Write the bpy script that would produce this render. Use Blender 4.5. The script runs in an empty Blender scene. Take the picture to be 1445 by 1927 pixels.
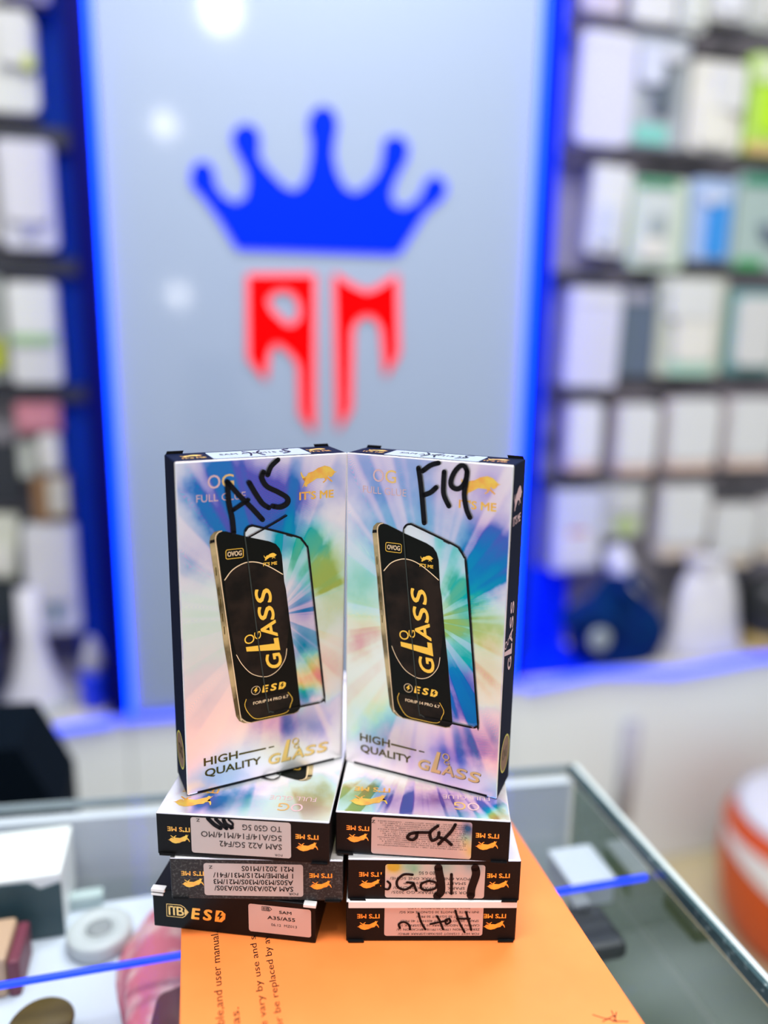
import bpy, bmesh, math, random
from math import sin, cos, pi, radians
from mathutils import Matrix, Vector, Euler

# ------------------------------------------------------------------ camera, light, exposure
SC = bpy.context.scene
COL = SC.collection
SC.view_settings.view_transform = 'Standard'
SC.view_settings.look = 'None'
SC.view_settings.exposure = 0.3
SC.view_settings.gamma = 1.0
SC.view_settings.use_curve_mapping = False

CAM_Z = 1.4054
YAW, PITCH, ROLL = radians(-14.0), 0.2181, 0.0152
cam_data = bpy.data.cameras.new('camera')
cam = bpy.data.objects.new('camera', cam_data)
COL.objects.link(cam)
fwd = Vector((-sin(YAW) * cos(PITCH), cos(YAW) * cos(PITCH), -sin(PITCH)))
rt = Vector((cos(YAW), sin(YAW), 0))
up = rt.cross(fwd)
rx = rt * cos(ROLL) + up * sin(ROLL)
uy = up * cos(ROLL) - rt * sin(ROLL)
cam.matrix_world = Matrix(((rx.x, uy.x, -fwd.x, 0), (rx.y, uy.y, -fwd.y, 0), (rx.z, uy.z, -fwd.z, CAM_Z), (0, 0, 0, 1)))
cam_data.sensor_fit = 'VERTICAL'
cam_data.sensor_height = 36.0
cam_data.sensor_width = 27.0
cam_data.lens = 1448.7 / 1927 * 36.0
cam_data.clip_start = 0.02
cam_data.dof.use_dof = True
cam_data.dof.focus_distance = 0.447
cam_data.dof.aperture_fstop = 1.65
SC.camera = cam

world = bpy.data.worlds.new('shop_interior_light')
SC.world = world
world.use_nodes = True
world.node_tree.nodes['Background'].inputs[0].default_value = (0.93, 0.96, 1.0, 1)
world.node_tree.nodes['Background'].inputs[1].default_value = 0.62


def area(name, loc, size, power, rot=(0, 0, 0), color=(1, 1, 1)):
    l = bpy.data.lights.new(name, 'AREA')
    l.shape = 'RECTANGLE'
    l.size, l.size_y = size
    l.energy = power
    l.color = color
    o = bpy.data.objects.new(name, l)
    COL.objects.link(o)
    o.location = loc
    o.rotation_euler = rot
    return o


area('ceiling_light_over_aisle', (0.45, 0.95, 2.93), (1.3, 0.35), 26, (0, 0, 0))
area('ceiling_light_over_counter', (0.1, 0.15, 2.93), (1.4, 0.4), 34, (0, 0, 0))

# ------------------------------------------------------------------ materials
MATS = {}


def principled(name, color, rough=0.5, metal=0.0, noise=None, coat=0.0, emit=None, spec=0.5):
    """noise = (scale, second colour, lo, hi)"""
    if name in MATS:
        return MATS[name]
    m = bpy.data.materials.new(name)
    m.use_nodes = True
    nt = m.node_tree
    b = nt.nodes['Principled BSDF']
    b.inputs['Base Color'].default_value = (*color, 1)
    b.inputs['Roughness'].default_value = rough
    b.inputs['Metallic'].default_value = metal
    b.inputs['Coat Weight'].default_value = coat
    b.inputs['Coat Roughness'].default_value = 0.08
    b.inputs['Specular IOR Level'].default_value = spec
    if noise:
        tc = nt.nodes.new('ShaderNodeTexCoord')
        n = nt.nodes.new('ShaderNodeTexNoise')
        n.inputs['Scale'].default_value = noise[0]
        n.inputs['Detail'].default_value = 4
        r = nt.nodes.new('ShaderNodeValToRGB')
        r.color_ramp.elements[0].position = noise[2]
        r.color_ramp.elements[1].position = noise[3]
        r.color_ramp.elements[0].color = (*color, 1)
        r.color_ramp.elements[1].color = (*noise[1], 1)
        nt.links.new(tc.outputs['Object'], n.inputs['Vector'])
        nt.links.new(n.outputs['Fac'], r.inputs['Fac'])
        nt.links.new(r.outputs['Color'], b.inputs['Base Color'])
    if emit:
        b.inputs['Emission Color'].default_value = (*emit[0], 1)
        b.inputs['Emission Strength'].default_value = emit[1]
    MATS[name] = m
    return m


def clear_glass(name, tint, refl=0.5):
    """thin clear or tinted sheet glass: tinted see-through plus mirror reflection"""
    m = bpy.data.materials.new(name)
    m.use_nodes = True
    nt = m.node_tree
    nt.nodes.remove(nt.nodes['Principled BSDF'])
    out = nt.nodes['Material Output']
    t = nt.nodes.new('ShaderNodeBsdfTransparent')
    t.inputs[0].default_value = (*tint, 1)
    g = nt.nodes.new('ShaderNodeBsdfGlossy')
    g.inputs['Roughness'].default_value = 0.03
    fr = nt.nodes.new('ShaderNodeFresnel')
    fr.inputs[0].default_value = 1.35
    mu = nt.nodes.new('ShaderNodeMath')
    mu.operation = 'MULTIPLY'
    mu.inputs[1].default_value = refl
    mx = nt.nodes.new('ShaderNodeMixShader')
    nt.links.new(fr.outputs[0], mu.inputs[0])
    nt.links.new(mu.outputs[0], mx.inputs[0])
    nt.links.new(t.outputs[0], mx.inputs[1])
    nt.links.new(g.outputs[0], mx.inputs[2])
    nt.links.new(mx.outputs[0], out.inputs[0])
    return m


def foil(name, spots, center=(55, 105), rays=1.9, base_n=1.17, hatch=16.0, seed=0.0, sticker=None, rough=0.34):
    """holographic foil: a thin film whose map paints the rainbow reflection in fixed places. spots (u, v, radius, strength, film) in mm give
    the optical thickness of the film (nm) around that place and how strong its index, so its colour, is there."""
    m = bpy.data.materials.new(name)
    m.use_nodes = True
    nt = m.node_tree
    N, L = nt.nodes, nt.links.new
    b = N['Principled BSDF']

    def val(x, sock):
        if isinstance(x, (int, float)):
            sock.default_value = x
        else:
            L(x, sock)

    def mth(op, a, c=0.0, d=None, clamp=False):
        n = N.new('ShaderNodeMath')
        n.operation = op
        n.use_clamp = clamp
        val(a, n.inputs[0])
        val(c, n.inputs[1])
        if d is not None:
            val(d, n.inputs[2])
        return n.outputs[0]

    def noise(x, y, z, detail):
        cx = N.new('ShaderNodeCombineXYZ')
        val(x, cx.inputs[0])
        val(y, cx.inputs[1])
        val(z, cx.inputs[2])
        n1 = N.new('ShaderNodeTexNoise')
        n1.inputs['Scale'].default_value = 1.0
        n1.inputs['Detail'].default_value = detail
        L(cx.outputs[0], n1.inputs['Vector'])
        return n1.outputs['Fac']
    tc = N.new('ShaderNodeTexCoord')
    sp = N.new('ShaderNodeSeparateXYZ')
    L(tc.outputs['Object'], sp.inputs[0])
    u = mth('MULTIPLY_ADD', sp.outputs[0], 1000.0, 50.0)
    v = mth('MULTIPLY', sp.outputs[1 if sticker else 2], 1000.0)
    du, dv = mth('SUBTRACT', u, center[0]), mth('SUBTRACT', v, center[1])
    ang = mth('ARCTAN2', dv, du)
    mr = N.new('ShaderNodeMapRange')
    mr.interpolation_type = 'SMOOTHSTEP'
    mr.inputs[1].default_value, mr.inputs[2].default_value = 0.43, 0.57
    rf = noise(mth('MULTIPLY', mth('COSINE', ang), rays * 3), mth('MULTIPLY', mth('SINE', ang), rays * 3), seed, 1.0)
    L(rf, mr.inputs[0])
    ray = mr.outputs[0]
    cloud = mth('SUBTRACT', noise(mth('MULTIPLY', u, 0.06), mth('MULTIPLY', v, 0.05), seed + 3.7, 4.0), 0.5)
    cloud2 = mth('SUBTRACT', noise(mth('MULTIPLY', u, 0.06), mth('MULTIPLY', v, 0.05), seed + 13.1, 4.0), 0.5)
    uu = mth('MULTIPLY_ADD', cloud, 5.0 if sticker else 22.0, u)
    vv = mth('MULTIPLY_ADD', cloud2, 5.0 if sticker else 22.0, v)
    gsum, osum, ssum = 1e-4, 0.05, 0.0
    for bu, bv, br, bw, bo in spots:  # each spot paints part of a lamp's rainbow reflection at a set place
        a1 = mth('POWER', mth('DIVIDE', mth('ABSOLUTE', mth('SUBTRACT', uu, bu)), br), 2.0)
        a2 = mth('POWER', mth('DIVIDE', mth('ABSOLUTE', mth('SUBTRACT', vv, bv)), br), 2.0)
        g = mth('POWER', 2.718, mth('MULTIPLY', mth('ADD', a1, a2), -1.0))
        gsum = mth('ADD', gsum, g)
        osum = mth('MULTIPLY_ADD', g, float(bo), osum)
        ssum = mth('MULTIPLY_ADD', g, bw, ssum)
    ot = mth('DIVIDE', osum, gsum)
    w = mth('SINE', mth('MULTIPLY', mth('ADD', mth('MULTIPLY', u, mth('MULTIPLY_ADD', ray, 1.6, -0.3)), v), 6.2))
    ot = mth('MULTIPLY_ADD', w, hatch, ot)
    ot = mth('MULTIPLY_ADD', mth('SUBTRACT', ray, 0.5), 14.0, ot)
    st = mth('MULTIPLY', ssum, mth('MULTIPLY_ADD', ray, 0.85, 0.65) if not sticker else 1.0)
    st = mth('MULTIPLY_ADD', mth('MULTIPLY', cloud2, st), 1.5, st, True)
    nf = mth('MULTIPLY_ADD', st, 3.0 - base_n, base_n)
    L(nf, b.inputs['Thin Film IOR'])
    L(mth('DIVIDE', ot, nf), b.inputs['Thin Film Thickness'])
    b.inputs['IOR'].default_value = 8.0
    cb = N.new('ShaderNodeCombineColor')           # base colour painted white between the rainbow spots, to look brighter
    wv = mth('MULTIPLY_ADD', st, -0.84, 0.86, True)
    for k in range(3):
        val(wv, cb.inputs[k])
    L(cb.outputs[0], b.inputs['Base Color'])
    b.inputs['Roughness'].default_value = rough
    if sticker:
        out = N['Material Output']
        d = N.new('ShaderNodeBsdfDiffuse')
        d.inputs[0].default_value = (*sticker, 1)
        mx = N.new('ShaderNodeMixShader')
        L(mth('MULTIPLY', st, 1.0, None, True), mx.inputs[0])
        L(d.outputs[0], mx.inputs[1])
        L(b.outputs[0], mx.inputs[2])
        L(mx.outputs[0], out.inputs[0])
    MATS[name] = m
    return m


BLACK = principled('black_card', (0.004, 0.004, 0.005), 0.5, noise=(900, (0.018, 0.018, 0.02), 0.64, 0.78), spec=0.16)
WORN = principled('worn_grey_black_card', (0.028, 0.028, 0.03), 0.6, noise=(700, (0.10, 0.10, 0.10), 0.5, 0.75), spec=0.2)
NAVY = principled('navy_side_card', (0.002, 0.005, 0.022), 0.6, spec=0.05)
GOLD = principled('gold_foil', (1.0, 0.68, 0.12), 0.42, 0.75, noise=(160, (1.0, 0.46, 0.10), 0.4, 0.65))
GOLD_PALE = principled('pale_gold_foil', (0.95, 0.62, 0.22), 0.4, 0.7)
GOLD_DARK = principled('dark_gold_foil', (0.10, 0.07, 0.012), 0.4, 0.6, spec=0.2)
ROSE = principled('rose_foil', (0.75, 0.50, 0.52), 0.45, 0.4)
YELLOW = principled('yellow_ink', (1.0, 0.60, 0.06), 0.5)
CREAM_INK = principled('cream_ink', (0.95, 0.72, 0.45), 0.5)
INK = principled('black_ink', (0.004, 0.004, 0.005), 0.5, spec=0.15)
MARKER = principled('marker_ink', (0.003, 0.003, 0.006), 0.4, spec=0.15)
GREYINK = principled('grey_print_ink', (0.05, 0.045, 0.045), 0.6, spec=0.2)
SCREEN = principled('printed_black_screen', (0.003, 0.004, 0.003), 0.4, spec=0.12)
MOON = principled('printed_brown_moon', (0.022, 0.014, 0.010), 0.5, noise=(60, (0.006, 0.005, 0.004), 0.4, 0.62), spec=0.12)
BAND = principled('printed_phone_side', (0.55, 0.43, 0.22), 0.4, 0.2, noise=(38, (0.08, 0.06, 0.02), 0.42, 0.6))
STICKER = principled('sticker_paper', (0.55, 0.50, 0.49), 0.5, spec=0.2)
STICKER_PINK = principled('sticker_pink_paper', (0.66, 0.46, 0.41), 0.5, spec=0.2)
WHITE_CARD = principled('white_raw_card', (0.85, 0.84, 0.84), 0.6)

FOIL_A = foil('holographic_foil_blue_top', [(30, 184, 18, 2.0, 435), (56, 176, 16, 2.0, 435), (40, 166, 14, 1.5, 438), (88, 186, 13, 0.3, 436), (60, 154, 13, 1.4, 462), (76, 144, 9, 1.6, 505),
              (87, 126, 12, 1.0, 548), (92, 102, 12, 0.5, 575), (10, 150, 16, 0.25, 440), (12, 104, 18, 0.10, 520), (12, 60, 20, 0.07, 450), (55, 36, 14, 0.6, 429), (80, 28, 12, 0.3, 434),
              (85, 64, 14, 0.18, 630), (28, 14, 14, 0.06, 450)], seed=1.3)
FOIL_B = foil('holographic_foil_green_glow', [(12, 188, 20, 0.3, 437), (45, 188, 22, 0.3, 437), (84, 186, 18, 0.25, 414), (90, 152, 12, 1.8, 435), (85, 136, 11, 1.5, 456), (77, 118, 9, 1.8, 507),
              (88, 104, 11, 0.6, 539), (90, 82, 14, 0.3, 605), (10, 90, 14, 0.4, 627), (10, 122, 18, 0.32, 514), (30, 156, 20, 0.3, 456), (62, 162, 14, 0.35, 456), (10, 50, 20, 0.10, 640),
              (88, 32, 14, 0.9, 435), (68, 22, 12, 0.6, 435), (35, 22, 22, 0.35, 431)], seed=5.1)
FOIL_GLASS_A = foil('holographic_foil_in_glass_outline_pale', [(72, 147, 8, 1.2, 506), (60, 153, 9, 0.8, 471), (74, 130, 9, 0.6, 504), (74, 106, 13, 0.55, 439), (75, 82, 12, 0.6, 454),
                    (80, 60, 11, 0.55, 627), (73, 48, 8, 0.6, 427)], hatch=0, seed=2.0)
FOIL_GLASS_B = foil('holographic_foil_in_glass_outline_blue', [(66, 150, 12, 0.45, 489), (70, 126, 9, 1.5, 507), (79, 124, 6, 0.35, 466), (76, 110, 7, 1.0, 512), (67, 104, 8, 1.1, 544), (76, 90, 9, 0.5, 494),
                    (76, 66, 14, 1.7, 441), (80, 48, 9, 0.8, 436)], hatch=0, seed=7.0)
FOIL_C = foil('holographic_foil_pale_lid', [(74, 186, 13, 0.9, 439), (52, 182, 10, 0.4, 435), (38, 190, 15, 0.25, 574), (14, 186, 18, 0.4, 620), (8, 170, 14, 0.35, 549), (60, 160, 20, 0.2, 466)], seed=9.3, hatch=6)
FOIL_D = foil('holographic_foil_violet_lid', [(96, 186, 9, 0.9, 554), (86, 178, 9, 0.8, 620), (88, 197, 7, 0.7, 574), (64, 186, 17, 1.0, 435), (40, 184, 14, 1.0, 435), (18, 184, 13, 0.9, 431), (30, 198, 8, 0.5, 504), (8, 197, 8, 0.6, 625)],
              rays=4, seed=12.4, hatch=6)
FOIL_EDGE = foil('silver_crease', [(50, 100, 90, 0.15, 440)], seed=4, hatch=0)
STICK_HOLO_A = foil('sticker_with_rainbow_corner', [(22, 20, 5, 1.0, 566), (25, 14, 3, 0.5, 540), (24, 7, 5, 1.0, 432)], base_n=1.6, hatch=0, seed=3, sticker=(0.62, 0.44, 0.40))
STICK_HOLO_B = foil('sticker_with_rainbow_edge', [(74, 5, 5, 1.2, 562), (62, 5, 6, 0.9, 504), (44, 4, 7, 0.7, 480), (28, 4, 7, 0.6, 466)], base_n=1.6, hatch=0, seed=6, sticker=(0.64, 0.50, 0.45))


# ------------------------------------------------------------------ object helpers
def link(name, mesh, mats, parent=None):
    o = bpy.data.objects.new(name, mesh)
    COL.objects.link(o)
    for m in (mats if isinstance(mats, (list, tuple)) else [mats]):
        mesh.materials.append(m)
    if parent is not None:
        o.parent = parent
    return o


def tag(o, label, cat, group=None):
    o['label'] = label
    o['category'] = cat
    if group:
        o['group'] = group
    return o


def empty(name, loc, label, cat, group=None, rot=(0, 0, 0)):
    o = bpy.data.objects.new(name, None)
    o.empty_display_size = 0.02
    COL.objects.link(o)
    o.location = loc
    o.rotation_euler = rot
    return tag(o, label, cat, group)


def structure(o):
    o['kind'] = 'structure'
    return o


def finish(bm, name, mats, parent=None, smooth=False):
    me = bpy.data.meshes.new(name)
    bm.normal_update()
    bm.to_mesh(me)
    bm.free()
    if smooth:
        for p in me.polygons:
            p.use_smooth = True
    return link(name, me, mats, parent)


def add_box(bm, x0, x1, y0, y1, z0, z1, bevel=0.0, seg=2, mat=0):
    r = bmesh.ops.create_cube(bm, size=1.0)
    vs = r['verts']
    for v in vs:
        v.co = Vector(((x0 + x1) / 2 + v.co.x * (x1 - x0), (y0 + y1) / 2 + v.co.y * (y1 - y0), (z0 + z1) / 2 + v.co.z * (z1 - z0)))
    fs = set(f for v in vs for f in v.link_faces)
    for f in fs:
        f.material_index = mat
    if bevel:
        es = set(e for v in vs for e in v.link_edges)
        bmesh.ops.bevel(bm, geom=list(es), offset=bevel, segments=seg, affect='EDGES', profile=0.5)


def box(name, mats, x0, x1, y0, y1, z0, z1, parent=None, bevel=0.0, seg=2):
    bm = bmesh.new()
    add_box(bm, x0, x1, y0, y1, z0, z1, bevel, seg)
    return finish(bm, name, mats, parent)


def add_tube(bm, pts, r, n=10, caps=True):
    pts = [Vector(p) for p in pts]
    rs = r if isinstance(r, (list, tuple)) else [r] * len(pts)
    rings = []
    for i, p in enumerate(pts):
        d = (pts[min(i + 1, len(pts) - 1)] - pts[max(i - 1, 0)]).normalized()
        a = d.orthogonal().normalized() if i == 0 else (rings[-1][1] - d * rings[-1][1].dot(d)).normalized()
        c = d.cross(a)
        rings.append(([bm.verts.new(p + (a * cos(2 * pi * k / n) + c * sin(2 * pi * k / n)) * rs[i]) for k in range(n)], a))
    for (p, _), (q, _) in zip(rings, rings[1:]):
        for k in range(n):
            bm.faces.new((p[k], p[(k + 1) % n], q[(k + 1) % n], q[k]))
    if caps:
        bm.faces.new(rings[0][0][::-1])
        bm.faces.new(rings[-1][0])


def lathe(bm, prof, n=28, cx=0.0, cy=0.0):
    rings = [[bm.verts.new((cx + r * cos(2 * pi * k / n), cy + r * sin(2 * pi * k / n), z)) for k in range(n)] for r, z in prof]
    for p, q in zip(rings, rings[1:]):
        for k in range(n):
            bm.faces.new((p[k], p[(k + 1) % n], q[(k + 1) % n], q[k]))
    bm.faces.new(rings[0][::-1])
    bm.faces.new(rings[-1])


def rounded(x0, y0, x1, y1, r, n=5):
    out = []
    for cx, cy, a in ((x1 - r, y0 + r, -pi / 2), (x1 - r, y1 - r, 0), (x0 + r, y1 - r, pi / 2), (x0 + r, y0 + r, pi)):
        for k in range(n + 1):
            t = a + pi / 2 * k / n
            out.append((cx + r * cos(t), cy + r * sin(t)))
    return out


def slab(name, mats, outline, y0, y1, parent=None, holes=(), bevel=0.0):
    """an outline in x,z given a real thickness from y0 (front) to y1 (back)"""
    bm = bmesh.new()
    fv = []
    for loop in [outline, *holes]:
        vs = [bm.verts.new((x, y0, z)) for x, z in loop]
        es = [bm.edges.new((vs[i], vs[(i + 1) % len(vs)])) for i in range(len(vs))]
        fv += es
    bmesh.ops.triangle_fill(bm, use_beauty=True, use_dissolve=False, edges=fv)
    fs = list(bm.faces)
    r = bmesh.ops.extrude_face_region(bm, geom=fs)
    bmesh.ops.translate(bm, vec=(0, y1 - y0, 0), verts=[g for g in r['geom'] if isinstance(g, bmesh.types.BMVert)])
    bmesh.ops.recalc_face_normals(bm, faces=list(bm.faces))
    return finish(bm, name, mats, parent)


def smooth_line(pts, n=6, closed=False):
    P = [Vector(p) for p in pts]
    out = []
    m = len(P)
    for i in range(m if closed else m - 1):
        if closed:
            a, b, c, d = P[i - 1], P[i], P[(i + 1) % m], P[(i + 2) % m]
        else:
            a, b, c, d = P[max(i - 1, 0)], P[i], P[i + 1], P[min(i + 2, m - 1)]
        for k in range(n):
            t = k / n
            out.append(0.5 * ((2 * b) + (c - a) * t + (2 * a - 5 * b + 4 * c - d) * t * t + (3 * b - a - 3 * c + d) * t ** 3))
    if not closed:
        out.append(P[-1])
    return [tuple(p) for p in out]


TEXT_CACHE = {}


def text_geo(s, bold=0.0, shear=0.0, res=3):
    """letters as flat outlines, scaled to a unit box"""
    key = (s, bold, shear, res)
    if key in TEXT_CACHE:
        return TEXT_CACHE[key]
    cu = bpy.data.curves.new('lettering', 'FONT')
    cu.body = s
    cu.offset = bold
    cu.shear = shear
    cu.resolution_u = res
    ob = bpy.data.objects.new('lettering', cu)
    COL.objects.link(ob)
    dg = bpy.context.evaluated_depsgraph_get()
    me = bpy.data.meshes.new_from_object(ob.evaluated_get(dg))
    vs = [(v.co.x, v.co.y) for v in me.vertices]
    fs = [tuple(p.vertices) for p in me.polygons]
    bpy.data.objects.remove(ob)
    bpy.data.curves.remove(cu)
    bpy.data.meshes.remove(me)
    x0, x1 = min(v[0] for v in vs), max(v[0] for v in vs)
    y0, y1 = min(v[1] for v in vs), max(v[1] for v in vs)
    g = ([((x - x0) / (x1 - x0), (y - y0) / (y1 - y0)) for x, y in vs], fs)
    TEXT_CACHE[key] = g
    return g


class Print:
    """ink, foil or paper on a face; coordinates in mm on that face"""

    def __init__(self, layer=0):
        self.v, self.f, self.mats = [], [], []
        self.h = layer

    def mi(self, m):
        if m not in self.mats:
            self.mats.append(m)
        return self.mats.index(m)

    def add(self, pts, faces, m, h=0):
        k = len(self.v)
        self.v += [(x, y, self.h + h) for x, y in pts]
        i = self.mi(m)
        self.f += [(tuple(k + a for a in f), i) for f in faces]

    def poly(self, pts, m, h=0):
        bm = bmesh.new()
        vs = [bm.verts.new((x, y, 0)) for x, y in pts]
        es = [bm.edges.new((vs[i], vs[(i + 1) % len(vs)])) for i in range(len(vs))]
        bmesh.ops.triangle_fill(bm, use_beauty=True, edges=es, normal=(0, 0, 1))
        bm.verts.index_update()
        bm.normal_update()
        P = [(v.co.x, v.co.y) for v in bm.verts]
        F = [tuple(v.index for v in (f.verts if f.normal.z > 0 else reversed(f.verts))) for f in bm.faces]
        bm.free()
        self.add(P, F, m, h)
        return self

    def stroke(self, pts, w, m, h=0, closed=False, smooth=6):
        if smooth:
            pts = smooth_line(pts, smooth, closed)
        if closed:
            pts = list(pts) + [pts[0]]
        P = [Vector(p) for p in pts]
        L, R = [], []
        for i, p in enumerate(P):
            a = P[i] - P[i - 1] if i else (P[-1] - P[-2] if closed else P[1] - P[0])
            b = P[i + 1] - P[i] if i < len(P) - 1 else (P[1] - P[0] if closed else a)
            d = (a.normalized() + b.normalized())
            d = d.normalized() if d.length > 1e-6 else b.normalized()
            n = Vector((-d.y, d.x)) * w / 2
            L.append(tuple(p + n))
            R.append(tuple(p - n))
        k = len(P)
        self.add(L + R, [(k + i, k + i + 1, i + 1, i) for i in range(k - 1)], m, h)
        if not closed:
            for p in (P[0], P[-1]):
                self.add([(p.x + w / 2 * cos(2 * pi * j / 10), p.y + w / 2 * sin(2 * pi * j / 10)) for j in range(10)], [tuple(range(10))], m, h)
        return self

    def text(self, s, x, y, w, hgt, m, ang=0.0, bold=0.0, shear=0.0, res=3, h=0):
        """s fills a box w by hgt whose lower left corner is (x, y), turned by ang degrees"""
        vs, fs = text_geo(s, min(bold, 0.0), shear, res)
        c, sn = cos(radians(ang)), sin(radians(ang))
        d = max(bold, 0.0) * 1.15 * hgt                 # heavier strokes: the letters printed again a hair apart
        offs = [(0, 0)] if d == 0 else [(d, 0), (-d, 0), (0, d * 0.8), (0, -d * 0.8), (d * 0.7, d * 0.6), (-d * 0.7, d * 0.6), (d * 0.7, -d * 0.6), (-d * 0.7, -d * 0.6)]
        w, hgt = w - 2 * d, hgt - 1.6 * d
        for i, (ox, oy) in enumerate(offs):
            px, py = d + ox, d * 0.8 + oy
            self.add([(x + (a * w + px) * c - (b * hgt + py) * sn, y + (a * w + px) * sn + (b * hgt + py) * c) for a, b in vs], fs, m, h + 0.03 * i)
        return self

    def xf(self, fn, src):
        """add another print's shapes through a mapping"""
        k = len(self.v)
        self.v += [(*fn(x, y), h) for x, y, h in src.v]
        for f, i in src.f:
            self.f.append((tuple(k + a for a in f), self.mi(src.mats[i])))
        return self

    def build(self, name, parent, to3d):
        me = bpy.data.meshes.new(name)
        me.from_pydata([to3d(*p) for p in self.v], [], [f for f, _ in self.f])
        for p, (_, i) in zip(me.polygons, self.f):
            p.material_index = i
        return link(name, me, self.mats, parent)


W, H, T = 0.100, 0.1998, 0.0270
LAY = 0.00010


def on_front(x, y, h):
    return ((x - 50) / 1000, -(h + 1) * LAY, y / 1000)


def on_end(x, y, h):
    return ((x - 50) / 1000, y / 1000, H + (h + 1) * LAY)


def on_right(x, y, h):
    return (W / 2 + (h + 1) * LAY, x / 1000, y / 1000)


def on_left(x, y, h):
    return (-W / 2 - (h + 1) * LAY, (27 - x) / 1000, y / 1000)


# the leaping bull, in a box 25 wide and 15 high
BULL = [(1.8, 0.2), (3.4, 4.4), (4.6, 8.2), (3.2, 7.4), (2.0, 9.0), (1.0, 11.2), (0.6, 10.6), (1.0, 8.6), (1.8, 6.6), (4.2, 6.9), (5.6, 10.0),
        (9.0, 10.9), (12.2, 13.0), (16.6, 14.2), (20.0, 13.2), (22.0, 11.4), (23.6, 9.8), (25.0, 9.6), (23.2, 8.9), (22.6, 7.8), (21.4, 6.4),
        (19.8, 6.3), (19.0, 7.4), (18.7, 6.6), (22.0, 3.4), (21.4, 2.8), (18.0, 5.4), (17.9, 4.2), (15.8, 2.5), (15.3, 3.2), (17.0, 4.4),
        (16.4, 5.8), (11.4, 6.0), (7.6, 3.6), (5.2, 2.2), (5.0, 0.9), (3.4, 0.9), (3.6, 2.4)]


def bull(pr, x, y, w, hgt, m, ang=0.0, h=0):
    c, s = cos(radians(ang)), sin(radians(ang))
    P = []
    for a, b in BULL:
        a, b = a / 25 * w, b / 14.2 * hgt
        P.append((x + a * c - b * s, y + a * s + b * c))
    pr.poly(P, m, h)


def carton_mesh(front, dark):
    bm = bmesh.new()
    add_box(bm, -W / 2, W / 2, 0, T, 0, H, 0.0007, 2)
    bm.normal_update()
    for f in bm.faces:
        n = f.normal
        if n.y < -0.95:
            f.material_index = 0
        elif n.y < -0.2:
            f.material_index = 2
        else:
            f.material_index = 1
    me = bpy.data.meshes.new('carton')
    bm.to_mesh(me)
    bm.free()
    return me, [front, dark, FOIL_EDGE]


SCREEN_P = [(21.0, 155.2), (21.4, 157.2), (22.6, 159.1), (24.5, 159.6), (26.8, 159.3), (37.8, 155.3), (51.6, 151.0), (55.6, 149.0), (57.9, 146.1),
            (59.2, 141.9), (60.6, 125.5), (61.7, 120.2), (64.2, 98.9), (66.8, 80.8), (70.9, 43.6), (70.7, 41.7), (69.3, 40.1), (66.8, 39.2),
            (39.1, 39.2), (36.4, 40.5), (33.9, 43.1), (33.0, 46.2), (27.0, 99.4)]
BAND_P = [(24.5, 159.9), (22.9, 160.2), (20.0, 159.6), (17.9, 157.4), (17.2, 154.0), (18.8, 139.9), (20.6, 125.9), (23.9, 92.1), (29.7, 49.2),
          (30.3, 45.0), (32.0, 41.6), (34.8, 39.6), (39.1, 38.7), (66.8, 38.7), (69.9, 39.7), (66, 44), (40, 44), (26, 150)]
GLASS_P = [(37.2, 156.9), (37.7, 158.7), (39.2, 160.6), (41.5, 161.2), (44.2, 160.6), (68.2, 152.2), (71.7, 149.7), (74.5, 145.7), (75.6, 141.6),
           (80.3, 101.7), (86.7, 46.7), (86.5, 44.6), (84.6, 43.1), (82.2, 42.9), (53.8, 42.8), (51.1, 44.1), (49.7, 47.2), (44.4, 89.5), (37.9, 149.6)]
ARC1 = [(25.2, 131.1), (29.4, 136.2), (34.6, 139.1), (39.7, 140.1), (45.9, 138.8), (52.5, 135.2), (59.6, 130.2)]
ARC2 = [(31.1, 84.5), (34.4, 77.8), (39.9, 71.0), (46.8, 67.6), (52.0, 67.6), (57.1, 70.7), (60.9, 76.6), (62.0, 82.9)]
ARC3 = [(36.5, 55.0), (35.6, 51.0), (37.8, 45.6), (42.2, 41.0), (50.2, 40.4), (61.6, 40.9), (64.5, 45.8), (65.4, 49.6), (62.7, 54.2)]


def bolt(pr, x, y, w, hgt, m, h=0):
    pr.poly([(x + a * w, y + b * hgt) for a, b in ((0.55, 1), (0.0, 0.42), (0.42, 0.46), (0.28, 0.0), (1.0, 0.62), (0.56, 0.58), (0.9, 1))], m, h)


def esd_sign(pr, x, y, w, hgt, m, dark, shear=0.15, h=0):
    pr.text('E', x, y, w * 0.28, hgt, m, 0, 0.05, shear, 3, h)
    pr.text('S', x + w * 0.34, y, w * 0.28, hgt, m, 0, 0.05, shear, 3, h)
    pr.poly([(x + w * 0.68, y), (x + w * 0.73, y + hgt), (x + w * 0.9, y + hgt), (x + w, y + hgt * 0.75), (x + w * 0.98, y + hgt * 0.3),
             (x + w * 0.88, y)], m, h)
    bolt(pr, x + w * 0.75, y + hgt * 0.12, w * 0.17, hgt * 0.76, dark, h + 0.5)


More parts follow.
